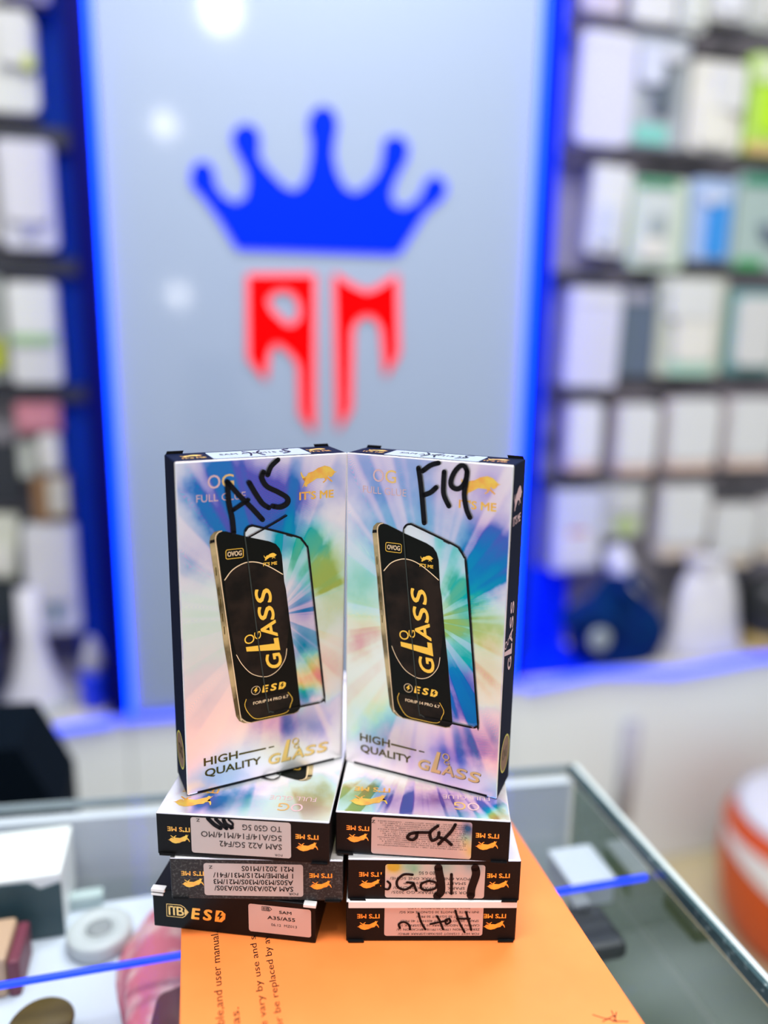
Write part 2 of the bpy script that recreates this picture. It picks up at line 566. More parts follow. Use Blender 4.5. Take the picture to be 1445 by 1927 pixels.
def glass_word(pr, x, y, w, hgt, m, ang=0.0, h=0, ogm=None):
    """the word GLASS with a tall L that carries a small OG"""
    c, s = cos(radians(ang)), sin(radians(ang))

    def pt(a, b):
        return (x + a * c - b * s, y + a * s + b * c)
    xs = [0.0, 0.205, 0.375, 0.585, 0.795]
    ws = [0.195, 0.165, 0.205, 0.195, 0.195]
    for ch, a, b in zip('G ASS', (xs[0], 0, xs[2], xs[3], xs[4]), (ws[0], 0, ws[2], ws[3], ws[4])):
        if ch != ' ':
            px, py = pt(a * w, 0)
            pr.text(ch, px, py, b * w, hgt, m, ang, 0.03, 0.15, 4, h)
    st = 0.055 * w
    sh = 0.25
    top = hgt * 2.05
    L = [(0.2 * w, 0), (0.2 * w + st * 0.2 + sh * top, top), (0.2 * w + st * 1.2 + sh * top, top), (0.2 * w + st + sh * st + 0.03 * w, st),
         (0.365 * w, st), (0.355 * w, 0)]
    pr.poly([pt(*p) for p in L], m, h)
    px, py = pt(0.385 * w, hgt * 1.45)
    pr.text('O', px, py, 0.11 * w, hgt * 0.62, ogm or m, ang, 0.0, 0.0, 4, h)
    px, py = pt(0.41 * w, hgt * 1.02)
    pr.text('G', px, py, 0.09 * w, hgt * 0.42, ogm or m, ang, 0.0, 0.0, 4, h)


def front_art(root, glass_foil, full=True):
    # "OG FULL GLUE" in thin foil letters
    p = Print(0)
    p.text('O', 17.2, 184.1, 7.0, 7.6, ROSE, 0, 0.004)
    p.text('G', 25.0, 184.1, 6.8, 7.6, GOLD_PALE, 0, 0.004)
    p.text('FULL GLUE', 10.8, 177.0, 27.5, 4.2, ROSE, 0, -0.004)
    p.build('foil_lettering', root, on_front)
    p = Print(0)
    bull(p, 70.2, 180.6, 23.4, 12.4, GOLD)
    p.build('bull_emblem', root, on_front)
    p = Print(0)
    p.text("IT'S ME", 70.0, 173.6, 21.6, 5.0, GOLD, 0, 0.035)
    p.build('brand_lettering', root, on_front)
    if not full:
        return
    p = Print(0)
    p.poly(GLASS_P, glass_foil)
    glass_area = p.build('glass_area', root, on_front)
    # printed phone
    p = Print(1)
    p.poly(BAND_P, BAND, 0)
    p.poly(SCREEN_P, SCREEN, 1)
    p.stroke([(24.2, 159.9), (21.9, 158.9), (20.6, 156.2), (21.2, 148.0), (26.6, 99.4), (32.6, 46.2), (33.6, 42.9), (36.2, 40.2), (39.1, 38.9)], 0.45, CREAM_INK, 2, smooth=4)
    p.poly([(17.3, 153.2), (20.7, 153.9), (20.6, 155.6), (17.5, 155.1)], INK, 1)
    for k in range(5):
        a, b = 0.0, [139, 127, 120, 111, 103][k]
        x0 = 17.2 + (154 - b) * 0.108 + 1.6
        p.stroke([(x0, b), (x0 + 0.25, b - 4.5)], 0.5, GOLD_DARK, 1, smooth=0)
    phone = p.build('phone_picture', root, on_front)
    p = Print(3)
    moon = smooth_line(ARC1, 5) + [(61.5, 118), (63.6, 100), (62.8, 90)] + smooth_line(ARC2, 5)[::-1] + [(28.8, 96), (26, 118)]
    p.poly(moon, MOON, 0)
    p.stroke(ARC1, 0.55, CREAM_INK, 1)
    p.stroke(ARC2, 0.4, CREAM_INK, 1)
    p.poly(smooth_line(ARC3, 4), MOON, 0)
    p.stroke(ARC3, 0.35, YELLOW, 1)
    p.build('moon_picture', phone, on_front)
    p = Print(5)
    glass_word(p, 59.4, 72.4, 53.0, 9.8, YELLOW, 98.3)
    p.stroke(rounded(26.2, 143.3, 36.2, 148.7, 1.0, 3), 0.35, YELLOW, 0, True, 0)
    p.text('OVOG', 27.1, 144.6, 8.2, 2.9, CREAM_INK, 0, 0.02)
    bull(p, 48.0, 139.6, 8.2, 4.4, YELLOW)
    p.text("IT'S ME", 47.8, 136.6, 8.4, 2.1, YELLOW, 0, 0.03)
    esd_sign(p, 46.2, 57.3, 15.2, 4.6, YELLOW, SCREEN)
    circ = [(42.4 + 2.7 * cos(2 * pi * k / 20), 59.6 + 2.7 * sin(2 * pi * k / 20)) for k in range(20)]
    p.stroke(circ, 0.3, CREAM_INK, 0, True, 0)
    bolt(p, 41.0, 57.8, 2.8, 3.6, YELLOW)
    p.text('FOR:IP 14 PRO 6.7', 40.7, 50.5, 22.2, 1.9, CREAM_INK, 0.6, 0.02)
    p.build('phone_lettering', phone, on_front)
    p = Print(7)
    p.stroke(GLASS_P[1:15], 1.15, INK, 0, False, 3)
    p.stroke(GLASS_P[14:] + GLASS_P[:2], 0.7, principled('dark_grey_outline_ink', (0.035, 0.045, 0.04), 0.5, spec=0.2), 0, False, 3)
    p.stroke([(62.0, 153.6), (65.4, 152.4)], 0.5, GREYINK, 0, smooth=0)
    p.build('glass_outline', glass_area, on_front)
    # captions at the foot
    p = Print(0)
    p.text('HIGH', 10.2, 16.8, 20.6, 5.4, GOLD_DARK, 0, 0.03)
    p.text('QUALITY', 10.6, 8.6, 34.6, 6.0, GOLD_DARK, 0, 0.03)
    p.poly([(31.4, 18.9), (31.6, 20.1), (48.6, 19.8), (48.4, 18.8)], GOLD_DARK)
    p.poly([(50.2, 18.9), (50.2, 19.8), (53.8, 19.7), (53.8, 19.0)], GOLD_DARK)
    p.build('caption_lettering', root, on_front)
    p = Print(0)
    q = Print(0)
    glass_word(q, 49.9, 7.4, 40.2, 7.0, GOLD_DARK)
    p.xf(lambda x, y: (x + 0.35, y - 0.3), q)
    q = Print(0.6)
    glass_word(q, 49.9, 7.4, 40.2, 7.0, GOLD_PALE)
    p.xf(lambda x, y: (x, y), q)
    p.build('glass_lettering', root, on_front)


def end_art(root):
    for x in (6.2, 80.4):
        p = Print(0)
        bull(p, x, 13.0, 13.2, 6.4, GOLD)
        p.build('end_emblem', root, on_end)
        p = Print(0)
        p.text("IT'S ME", x, 8.6, 13.2, 3.1, GOLD, 0, 0.035)
        p.build('end_lettering', root, on_end)


def viewer(x, y):
    """end face as seen upside down by the viewer -> end face coordinates"""
    return (100 - x, 27 - y)


def sticker(root, x0, y0, x1, y1, mat, lines, marks=(), mark_w=1.5, ink=GREYINK, z_at=None, cap=None):
    a, b = viewer(x1, y1), viewer(x0, y0)
    p = Print(0)
    p.poly(rounded(a[0], a[1], b[0], b[1], 1.6), mat)
    st = p.build('label_sticker', root, on_end)
    p = Print(1)
    for s, vx0, vx1, vy, hh in lines:            # vx0 = right end seen by the viewer, where the upside down line begins
        px, py = viewer(vx0, vy)
        p.text(s, px, py, vx0 - vx1, hh, ink, 0, 0.012 if hh > 1.9 else 0.0, 0, 2)
    if z_at:
        px, py = viewer(*z_at)
        p.text('Z', px, py, 2.1, 1.9, INK, 0, 0.01)
    if p.v:
        p.build('sticker_print', st, on_end)
    if marks:
        p = Print(2.5)
        for pts in marks:
            w = mark_w
            if isinstance(pts[0], (int, float)):
                w, pts = pts[0], pts[1:]
            p.stroke([viewer(*q) for q in pts], w, MARKER)
        p.build('marker_writing', st, on_end)
    return st


def lid_tabs(root):
    for s in (-1, 1):
        bm = bmesh.new()
        a = [(s * 0.040, T - 0.0010, H), (s * 0.0492, T - 0.0010, H), (s * 0.0492, T - 0.0003, H), (s * 0.040, T - 0.0003, H)]
        v = [bm.verts.new(c) for c in a] + [bm.verts.new((c[0] * 0.985, c[1], H + 0.0016)) for c in a]
        for f in ((0, 1, 2, 3), (4, 5, 6, 7), (0, 1, 5, 4), (1, 2, 6, 5), (2, 3, 7, 6), (3, 0, 4, 7)):
            bm.faces.new([v[i] for i in f])
        bmesh.ops.recalc_face_normals(bm, faces=list(bm.faces))
        finish(bm, 'lid_tab', BLACK, root)


def carton(label, front, dark=BLACK, group='slim shiny product boxes'):
    root = empty('product_box', (0, 0, 0), label, 'box', group)
    me, mats = carton_mesh(front, dark)
    link('carton', me, mats, root)
    end_art(root)
    lid_tabs(root)
    return root


def stand(root, x, y, z, yaw, lean=0.0):
    root.location = (x, y, z)
    root.rotation_euler = (lean, 0, radians(yaw))


FLAT = Matrix(((-1, 0, 0), (0, 0, -1), (0, -1, 0)))


def lay(root, x, y, z, yaw):
    R = Matrix.Rotation(radians(yaw), 3, 'Z')
    p = Vector((x, y, z)) + R @ Vector((0, H, T))
    root.location = p
    root.rotation_euler = (R @ FLAT).to_euler()


# ------------------------------------------------------------------ the setting
FLOOR_Z = -0.06
FRONT, BACK = 1.72, 1.95
M_FLOOR = principled('beige_tile', (0.56, 0.49, 0.29), 0.35, noise=(3, (0.50, 0.44, 0.27), 0.4, 0.7))
M_WALL = principled('grey_rack_wall', (0.27, 0.255, 0.29), 0.7, noise=(9, (0.06, 0.065, 0.075), 0.52, 0.66))
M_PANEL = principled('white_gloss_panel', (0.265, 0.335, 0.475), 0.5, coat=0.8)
M_CAB = principled('white_cabinet_front', (0.76, 0.81, 0.84), 0.45)
M_LEDGE = principled('white_ledge', (0.62, 0.60, 0.58), 0.5)
M_CEIL = principled('white_ceiling', (0.8, 0.8, 0.8), 0.8)
M_BLUETRIM = principled('blue_edge_trim', (0.001, 0.003, 0.25), 0.5, spec=0.05)
M_PAINTED_GLOW = principled('painted_led_glow', (0.002, 0.03, 0.85), 0.5, spec=0.05)  # blue LED glow on wall and ledge, painted as base colour
M_RAIL = principled('dark_rail', (0.025, 0.028, 0.04), 0.5)
M_RAIL_R = principled('grey_brown_rail', (0.14, 0.125, 0.145), 0.6, noise=(5, (0.025, 0.025, 0.03), 0.5, 0.6))
M_LED = principled('blue_led', (0.0, 0.02, 0.5), 0.5, emit=((0.0, 0.03, 1.0), 11.0))
M_LED_SOFT = principled('soft_blue_led', (0.12, 0.16, 0.5), 0.5, emit=((0.02, 0.06, 1.0), 1.3))

structure(box('floor', M_FLOOR, -2.4, 3.4, -2.6, BACK, FLOOR_Z - 0.05, FLOOR_Z))
structure(box('wall_back', M_WALL, -2.4, 3.4, BACK, BACK + 0.1, FLOOR_Z, 3.0))
structure(box('ceiling', M_CEIL, -2.4, 3.4, -2.6, BACK + 0.1, 3.0, 3.05))
structure(box('wall_pillar', M_PANEL, -0.158, 0.764, FRONT, BACK, 0.56, 3.0, bevel=0.004))
structure(box('trim_1', principled('navy_edge_trim', (0.001, 0.002, 0.09), 0.5, spec=0.05), -0.212, -0.172, FRONT - 0.004, BACK, 0.56, 3.0, bevel=0.003))
structure(box('trim_2', M_BLUETRIM, 0.775, 0.800, FRONT - 0.004, BACK, 0.56, 3.0, bevel=0.003))
structure(box('trim_3', M_PAINTED_GLOW, 0.8005, 0.822, FRONT - 0.002, FRONT + 0.03, 0.56, 3.0))  # added board, coloured as the LED glow beside the trim
structure(box('trim_13', M_PAINTED_GLOW, 0.86, 1.03, BACK - 0.02, BACK, 0.56, 0.785))  # added plate, coloured as LED glow on the lower wall
structure(box('trim_14', M_PAINTED_GLOW, 0.823, 1.02, FRONT + 0.012, BACK - 0.022, 0.549, 0.559))  # added sheet, coloured as LED glow on the ledge
structure(box('trim_4', principled('painted_dim_led_glow', (0.006, 0.045, 0.30), 0.5, spec=0.05), -0.30, -0.214, BACK - 0.02, BACK, 0.55, 3.0))  # weaker LED glow on the left wall, put into a coloured board


def cabinet(name, x0, x1, label):
    r = empty(name, ((x0 + x1) / 2, FRONT, FLOOR_Z), label, 'cabinet')
    w = (x1 - x0) / 2
    d = BACK - FRONT
    h = 0.53 - FLOOR_Z
    box('body', M_CAB, -w, w, 0.002, d - 0.002, 0.002, h, r, 0.003)
    box('worktop', M_LEDGE, -w + 0.002, w - 0.002, 0.001, d - 0.003, h + 0.0005, h + 0.018, r, 0.003)
    return r


cabinet('low_cabinet', -1.6, -0.172, 'low white cabinet behind the counter, left of the crown panel')
c = cabinet('low_cabinet', 0.786, 3.0, 'low white cabinet behind the counter, right of the crown panel')
bm = bmesh.new()
add_tube(bm, [(1.135 - 1.893, -0.012, 0.455), (1.128 - 1.893, -0.012, 0.17)], 0.022, 10)
finish(bm, 'handle', principled('grey_violet_plastic', (0.40, 0.39, 0.46), 0.5), c, True)
r = empty('low_cabinet', (0.307, FRONT, FLOOR_Z), 'white lower front under the crown panel', 'cabinet')
box('body', M_CAB, -0.477, 0.477, 0.002, BACK - FRONT - 0.002, 0.002, 0.60, r, 0.003)


def led(label, pts, rad, mat=M_LED, group='blue light strips'):
    bm = bmesh.new()
    add_tube(bm, pts, rad, 8)
    o = finish(bm, 'led_strip', mat, None, True)
    return tag(o, label, 'light strip', group)


yl = FRONT - 0.006
led('vertical blue light strip along the left edge of the crown panel', [(-0.165, yl, 0.56), (-0.165, yl, 3.0)], 0.0036)
led('vertical blue light strip along the right edge of the crown panel', [(0.7695, yl, 0.56), (0.7695, yl, 3.0)], 0.0048)
led('vertical blue light strip behind the board painted as blue glow, facing the right rack', [(0.838, FRONT + 0.06, 0.562), (0.838, FRONT + 0.06, 3.0)], 0.010)
led('vertical blue light strip left of the navy trim, beside the left rack', [(-0.220, BACK - 0.12, 0.56), (-0.220, BACK - 0.12, 3.0)], 0.0035)
led('pale blue light strip along the top of the left low cabinet', [(-1.5, yl - 0.006, 0.542), (-0.60, yl - 0.006, 0.545), (-0.42, yl - 0.006, 0.537), (-0.2, yl - 0.006, 0.552)], 0.011, M_LED_SOFT)
led('pale blue light strip under the crown panel', [(-0.19, yl - 0.006, 0.552), (0.3, yl - 0.006, 0.548), (0.80, yl - 0.006, 0.545)], 0.009, M_LED_SOFT)
led('wavy blue light strip along the top of the right low cabinet', [(0.81, yl - 0.008, 0.535), (0.9, yl - 0.008, 0.543), (1.02, yl - 0.008, 0.556), (1.12, yl - 0.008, 0.548), (1.25, yl - 0.008, 0.535), (1.36, yl - 0.008, 0.543), (1.5, yl - 0.008, 0.556), (2.2, yl - 0.008, 0.556)], 0.012, M_LED_SOFT)

# rails of the racks
for i, (x0, x1, z, hh) in enumerate(((0.93, 3.0, 2.156, 0.022), (0.93, 3.0, 1.868, 0.016), (0.93, 3.0, 1.578, 0.018), (0.93, 3.0, 1.285, 0.022), (0.93, 3.0, 1.040, 0.014),
                                     (-1.6, -0.236, 1.825, 0.026), (-1.6, -0.236, 1.560, 0.022), (-1.6, -0.236, 1.280, 0.022))):
    structure(box('trim_%d' % (5 + i), (M_RAIL if x0 < 0 else M_RAIL_R), x0, x1, BACK - 0.05, BACK - 0.0005, z - hh, z + hh * 0.6))

# ------------------------------------------------------------------ crown and letters on the panel
CROWN = [(0.105, 1.592), (0.069, 1.651), (0.037, 1.693), (0.017, 1.712), (0.018, 1.736), (0.031, 1.752), (0.047, 1.751), (0.057, 1.738), (0.06, 1.711),
         (0.078, 1.688), (0.103, 1.677), (0.124, 1.69), (0.131, 1.715), (0.13, 1.743), (0.118, 1.765), (0.102, 1.796), (0.102, 1.811), (0.115, 1.826),
         (0.132, 1.829), (0.148, 1.82), (0.152, 1.805), (0.149, 1.775), (0.159, 1.756), (0.18, 1.734), (0.201, 1.715), (0.223, 1.708), (0.24, 1.717),
         (0.254, 1.742), (0.262, 1.779), (0.263, 1.815), (0.256, 1.838), (0.263, 1.862), (0.284, 1.876), (0.304, 1.869), (0.313, 1.846), (0.308, 1.822),
         (0.304, 1.786), (0.311, 1.754), (0.328, 1.722), (0.351, 1.711), (0.373, 1.721), (0.4, 1.747), (0.413, 1.773), (0.417, 1.801), (0.419, 1.82),
         (0.435, 1.829), (0.453, 1.828), (0.467, 1.813), (0.465, 1.792), (0.45, 1.767), (0.437, 1.741), (0.43, 1.716), (0.437, 1.695), (0.458, 1.686),
         (0.484, 1.697), (0.502, 1.715), (0.513, 1.745), (0.531, 1.757), (0.553, 1.744), (0.554, 1.727), (0.54, 1.709), (0.512, 1.69), (0.49, 1.655),
         (0.453, 1.598), (0.439, 1.594)]
LET_A = [(0.13, 1.531), (0.259, 1.536), (0.259, 1.219), (0.239, 1.247), (0.237, 1.355), (0.219, 1.382), (0.188, 1.406), (0.166, 1.399), (0.157, 1.372),
         (0.154, 1.333), (0.128, 1.368)]
HOLE = [(0.159, 1.489), (0.177, 1.509), (0.203, 1.514), (0.225, 1.504), (0.236, 1.483), (0.236, 1.452), (0.22, 1.435), (0.202, 1.436), (0.171, 1.464)]
LET_M = [(0.316, 1.534), (0.347, 1.516), (0.38, 1.503), (0.408, 1.513), (0.443, 1.536), (0.449, 1.38), (0.429, 1.343), (0.422, 1.438), (0.404, 1.465),
         (0.38, 1.469), (0.357, 1.459), (0.343, 1.437), (0.34, 1.256), (0.321, 1.223)]
M_CROWN = principled('royal_blue_acrylic', (0.0, 0.022, 1.0), 0.5, spec=0.03)


def grow(pts, d):
    """push an outline outward by d"""
    P = [Vector(p) for p in pts]
    ar = sum(P[i - 1].x * P[i].y - P[i].x * P[i - 1].y for i in range(len(P)))
    sg = 1 if ar > 0 else -1
    out = []
    for i in range(len(P)):
        a, b = (P[i] - P[i - 1]).normalized(), (P[(i + 1) % len(P)] - P[i]).normalized()
        n = Vector((a.y + b.y, -a.x - b.x)).normalized() * sg
        k = 1 / max(0.5, n.dot(Vector((a.y, -a.x)) * sg))
        out.append(tuple(P[i] + n * d * k))
    return out


M_RED = principled('red_acrylic', (1.0, 0.0, 0.001), 0.5, spec=0.03)
tag(slab('crown_emblem', M_CROWN, grow(CROWN, 0.003), FRONT - 0.007, FRONT - 0.0003), 'royal blue five-pointed crown sign on the pale panel', 'sign')
tag(slab('letter_sign', M_RED, grow(LET_A, 0.008), FRONT - 0.007, FRONT - 0.0003, None, [grow(HOLE, -0.004)]), 'red letter A with long drip legs, under the left half of the crown', 'sign', 'red letters')
tag(slab('letter_sign', M_RED, grow(LET_M, 0.008), FRONT - 0.007, FRONT - 0.0003), 'red letter M with long drip legs, under the right half of the crown', 'sign', 'red letters')

# lamps of the shop behind the photographer, mirrored as pale spots in the glossy panel
M_BULB = principled('lamp_glow', (1, 1, 1), 0.5, emit=((1.0, 0.98, 0.95), 26.0))
for x, y, z, rr, lab in ((0.173, -0.156, 2.722, 0.075, 'pendant lamp on a short cord over the front counter'), (-0.096, -1.585, 2.616, 0.055, 'pendant lamp on a short cord far behind the counter'),
                         (-0.069, -2.274, 1.699, 0.055, 'pendant lamp hung low on a long cord at the shop front')):
    la = empty('pendant_lamp', (x, y, z), lab, 'lamp')
    bm = bmesh.new()
    lathe(bm, [(rr * sin(pi * k / 10) + 0.0005, -rr * cos(pi * k / 10)) for k in range(11)], 20)
    finish(bm, 'bulb', M_BULB, la, True)
    bm = bmesh.new()
    add_tube(bm, [(0, 0, rr + 0.001), (0, 0, 2.999 - z)], 0.004, 6)
    finish(bm, 'cord', principled('white_cord', (0.7, 0.7, 0.7), 0.5), la)

# ------------------------------------------------------------------ packs hanging on the racks
PACKMAT = {}


def pm(c, rough=0.4):
    c = tuple(x * 0.8 for x in c)
    k = tuple(round(x, 3) for x in c)
    if k not in PACKMAT:
        PACKMAT[k] = principled('pack_colour_%d' % len(PACKMAT), c, rough)
    return PACKMAT[k]


CLEAR = principled('frosted_blister', (0.78, 0.80, 0.80), 0.25, coat=0.3)


def pack(label, x0, x1, z0, z1, color, feats=(), depth=0.03, r=0.012, tilt=0.0, group='accessory packs on the racks'):
    """a hanging pack: card or box body with printed areas, inserts and blisters as parts.
    feats: (part name, u0, v0, u1, v1, colour, thickness) in fractions of the body"""
    x1 = max(x1, x0 + 0.02)
    w, h = x1 - x0, z1 - z0
    root = empty('accessory_pack', ((x0 + x1) / 2, BACK - 0.0515, z0), label, 'package', group, (0, tilt, 0))
    slab('body', pm(color), rounded(-w / 2, 0, w / 2, h, min(r, w / 3)), -depth, 0.0, root)
    for nm, a, b, c_, d, colr, th in feats:
        X0, X1, Z0, Z1 = -w / 2 + a * w, -w / 2 + c_ * w, b * h, d * h
        rr = min(X1 - X0, Z1 - Z0) * (0.5 if nm in ('disc', 'knob', 'earbud') else 0.18)
        slab(nm, pm(colr), rounded(X0, Z0, X1, Z1, rr), -depth - th, -depth - 0.0003, root)
    return root


WHT, PALE, LAV, CRM = (0.72, 0.73, 0.72), (0.66, 0.69, 0.66), (0.66, 0.67, 0.76), (0.78, 0.77, 0.70)
DK, SLATE, PEACH = (0.02, 0.025, 0.035), (0.10, 0.14, 0.20), (0.85, 0.62, 0.48)
# right rack, row by row from the top
pack('peach and grey pack at the top left corner of the right rack', 0.93, 1.035, 2.178, 2.33, (0.6, 0.55, 0.58), [('card_top', 0.1, 0.3, 0.9, 1, PEACH, 0.003)])
pack('white pack with a black spot, top row of the right rack', 1.065, 1.18, 2.172, 2.33, WHT, [('disc', 0.35, 0.42, 0.72, 0.70, DK, 0.006)])
pack('narrow grey green pack in the top row right of the black-spotted pack', 1.194, 1.266, 2.162, 2.33, PALE, [('insert', 0.2, 0.1, 0.8, 0.6, (0.72, 0.75, 0.68), 0.012)])
pack('white pack in the top row above the cream pack', 1.277, 1.377, 2.196, 2.33, WHT, [('insert', 0.15, 0.1, 0.85, 0.8, (0.8, 0.82, 0.86), 0.01)])
pack('pale grey pack at the right end of the top row', 1.386, 1.47, 2.188, 2.33, PALE, [('insert', 0.2, 0.1, 0.8, 0.7, (0.7, 0.71, 0.66), 0.01)])
pack('tall lavender box in the second row, nearest the blue trim', 0.928, 1.073, 1.886, 2.137, LAV, [('card_top', 0.08, 0.9, 0.92, 0.98, WHT, 0.002)], 0.04, 0.02, 0.02)
pack('grey see-through pack with a mint green foot, second row of the right rack', 1.076, 1.230, 1.892, 2.143, (0.42, 0.46, 0.50),
     [('gadget', 0.35, 0.3, 0.72, 0.72, (0.12, 0.15, 0.18), 0.014), ('blister', 0.08, 0.55, 0.5, 0.9, (0.62, 0.66, 0.76), 0.018), ('label_strip', 0.1, 0.03, 0.7, 0.2, (0.22, 0.62, 0.52), 0.004), ('disc', 0.45, 0.76, 0.85, 0.99, (0.68, 0.7, 0.74), 0.02)])
pack('cream pack between the mint-footed pack and the lime pack', 1.244, 1.398, 1.893, 2.103, CRM, [('insert', 0.12, 0.05, 0.72, 0.62, (0.82, 0.81, 0.72), 0.015), ('blister', 0.4, 0.45, 0.92, 0.92, (0.75, 0.76, 0.74), 0.02)])
pack('bright lime green pack at the right edge of the rack', 1.411, 1.60, 1.896, 2.132, (0.50, 0.78, 0.12),
     [('label_patch', 0.22, 0.22, 0.97, 0.82, (0.56, 0.93, 0.0), 0.006), ('header', 0.04, 0.72, 0.5, 0.96, (0.72, 0.85, 0.5), 0.009), ('footer', 0.02, 0.01, 0.98, 0.12, (0.75, 0.5, 0.22), 0.004)])
pack('tilted cream pack in the third row, nearest the blue trim', 0.982, 1.086, 1.632, 1.842, (0.72, 0.74, 0.70), [('insert', 0.2, 0.1, 0.75, 0.55, (0.6, 0.65, 0.72), 0.012), ('disc', 0.5, 0.3, 0.95, 0.6, WHT, 0.02)], 0.03, 0.01, 0.06)
pack('pale green framed pack with a clear window, third row', 1.104, 1.262, 1.600, 1.820, (0.58, 0.70, 0.56), [('window', 0.08, 0.08, 0.78, 0.86, (0.62, 0.68, 0.66), 0.006), ('gadget', 0.3, 0.35, 0.62, 0.6, (0.36, 0.42, 0.42), 0.012), ('header', 0.06, 0.9, 0.75, 0.98, (0.06, 0.35, 0.18), 0.007), ('cable_coil', 0.15, 0.12, 0.6, 0.34, CRM, 0.014)])
pack('blue pack with a pale left edge, third row', 1.276, 1.400, 1.627, 1.829, (0.42, 0.56, 0.82), [('label_patch', 0.36, 0.04, 0.9, 0.72, (0.03, 0.30, 0.80), 0.006), ('disc', 0.18, 0.68, 0.7, 0.95, (0.66, 0.72, 0.84), 0.012)])
pack('teal green pack with a dark ring at the right edge, below the lime pack', 1.412, 1.60, 1.612, 1.848, (0.42, 0.55, 0.52), [('header', 0.05, 0.88, 0.98, 0.99, (0.03, 0.30, 0.17), 0.005), ('disc', 0.38, 0.25, 0.96, 0.7, SLATE, 0.012), ('knob', 0.55, 0.36, 0.85, 0.58, WHT, 0.02), ('footer', 0.05, 0.0, 0.5, 0.1, (0.05, 0.4, 0.12), 0.004)])
pack('tall lavender box in the fourth row, nearest the blue trim', 0.938, 1.086, 1.297, 1.547, LAV, [('card_top', 0.1, 0.85, 0.9, 0.97, WHT, 0.003)], 0.045, 0.016, 0.015)
pack('dark slate pack with a white ball, fourth row of the right rack', 1.092, 1.200, 1.325, 1.551, SLATE, [('earbud', 0.72, 0.30, 1.2, 0.53, (0.72, 0.72, 0.66), 0.03), ('header', 0.1, 0.84, 0.8, 0.97, (0.35, 0.35, 0.42), 0.004)])
pack('wide cream pack with a mint green foot, fourth row', 1.205, 1.408, 1.327, 1.583, (0.55, 0.58, 0.48), [('insert', 0.25, 0.14, 0.82, 0.72, (0.82, 0.81, 0.74), 0.016), ('blister', 0.12, 0.58, 0.8, 0.96, (0.74, 0.76, 0.74), 0.02), ('footer', 0.2, 0.01, 0.85, 0.15, (0.45, 0.72, 0.58), 0.01), ('knob', 0.02, 0.62, 0.28, 0.88, (0.6, 0.63, 0.58), 0.02)])
pack('white pack with a teal edge, fourth row of the right rack', 1.424, 1.575, 1.333, 1.554, (0.16, 0.38, 0.38), [('insert', 0.12, 0.1, 0.9, 0.92, WHT, 0.02)])
pack('edge of a pale pack at the right frame side, fourth row', 1.582, 1.68, 1.33, 1.56, (0.6, 0.66, 0.6), [('insert', 0.1, 0.3, 0.9, 0.95, (0.6, 0.6, 0.6), 0.01)])
for lab, x0, x1, z0, z1 in (('white pack with a peach foot in the fifth row, beside the blue trim', 0.962, 1.060, 1.070, 1.254),
                            ('white pack with a peach foot, second in the fifth row from the blue trim', 1.110, 1.232, 1.059, 1.250),
                            ('white pack with a peach foot, third in the fifth row from the blue trim', 1.264, 1.425, 1.062, 1.263),
                            ('white pack with a peach foot at the right end of the fifth row', 1.456, 1.612, 1.065, 1.265)):
    pack(lab, x0, x1, z0, z1, (0.70, 0.62, 0.62), [('insert', 0.03, 0.16, 0.97, 1.0, (0.78, 0.80, 0.80), 0.014), ('footer', 0.05, 0.02, 0.95, 0.14, (0.82, 0.62, 0.52), 0.012)], 0.03, 0.02)
pack('white pack with a thin red line, bottom row beside the blue trim', 0.942, 1.087, 0.790, 1.018, (0.66, 0.70, 0.80), [('insert', 0.1, 0.05, 0.9, 0.45, (0.82, 0.82, 0.83), 0.008), ('red_line', 0.3, 0.47, 0.7, 0.50, (0.7, 0.12, 0.12), 0.006)], 0.03, 0.015)
pack('grey cream pack with a green spot, bottom row of the right rack', 1.094, 1.217, 0.881, 1.026, (0.58, 0.60, 0.58), [('disc', 0.25, 0.05, 0.8, 0.4, (0.52, 0.65, 0.28), 0.01), ('insert', 0.15, 0.5, 0.85, 0.92, (0.66, 0.68, 0.64), 0.012)])
for lab, x0, x1, z0, z1 in (('white pack with a cream foot, third in the bottom row of the right rack', 1.265, 1.420, 0.808, 1.022),
                            ('white pack standing fourth in the bottom row, above the dark speaker', 1.440, 1.590, 0.774, 0.960),
                            ('white pack at the right frame edge of the bottom row', 1.602, 1.72, 0.792, 0.972)):
    pack(lab, x0, x1, z0, z1, (0.70, 0.66, 0.62), [('insert', 0.03, 0.22, 0.97, 1.0, (0.78, 0.80, 0.80), 0.014), ('footer', 0.1, 0.02, 0.9, 0.18, (0.84, 0.72, 0.58), 0.012)], 0.03, 0.02)
# left rack
LG = 'accessory packs on the racks'
pack('white pack with a yellow spot at the top of the left rack', -0.46, -0.285, 1.858, 2.045, (0.74, 0.76, 0.72), [('blister', 0.62, 0.45, 0.98, 0.98, WHT, 0.02), ('disc', 0.86, 0.40, 1.0, 0.56, (0.62, 0.70, 0.18), 0.022)], 0.03, 0.02)
pack('small white pack above the yellow-spotted one at the frame corner', -0.44, -0.345, 2.06, 2.2, (0.7, 0.7, 0.68), [('insert', 0.3, 0.1, 0.9, 0.6, WHT, 0.01)])
pack('violet grey pack at the top of the left rack beside the navy trim', -0.335, -0.25, 2.065, 2.2, (0.30, 0.28, 0.42), [('insert', 0.2, 0.1, 0.8, 0.8, (0.4, 0.38, 0.5), 0.01)])
pack('lavender white pack with a faint blue dot, second row of the left rack', -0.378, -0.268, 1.588, 1.805, LAV, [('insert', 0.12, 0.25, 0.88, 0.95, (0.74, 0.74, 0.80), 0.012), ('disc', 0.38, 0.12, 0.6, 0.24, (0.42, 0.44, 0.72), 0.014)], 0.03, 0.015)
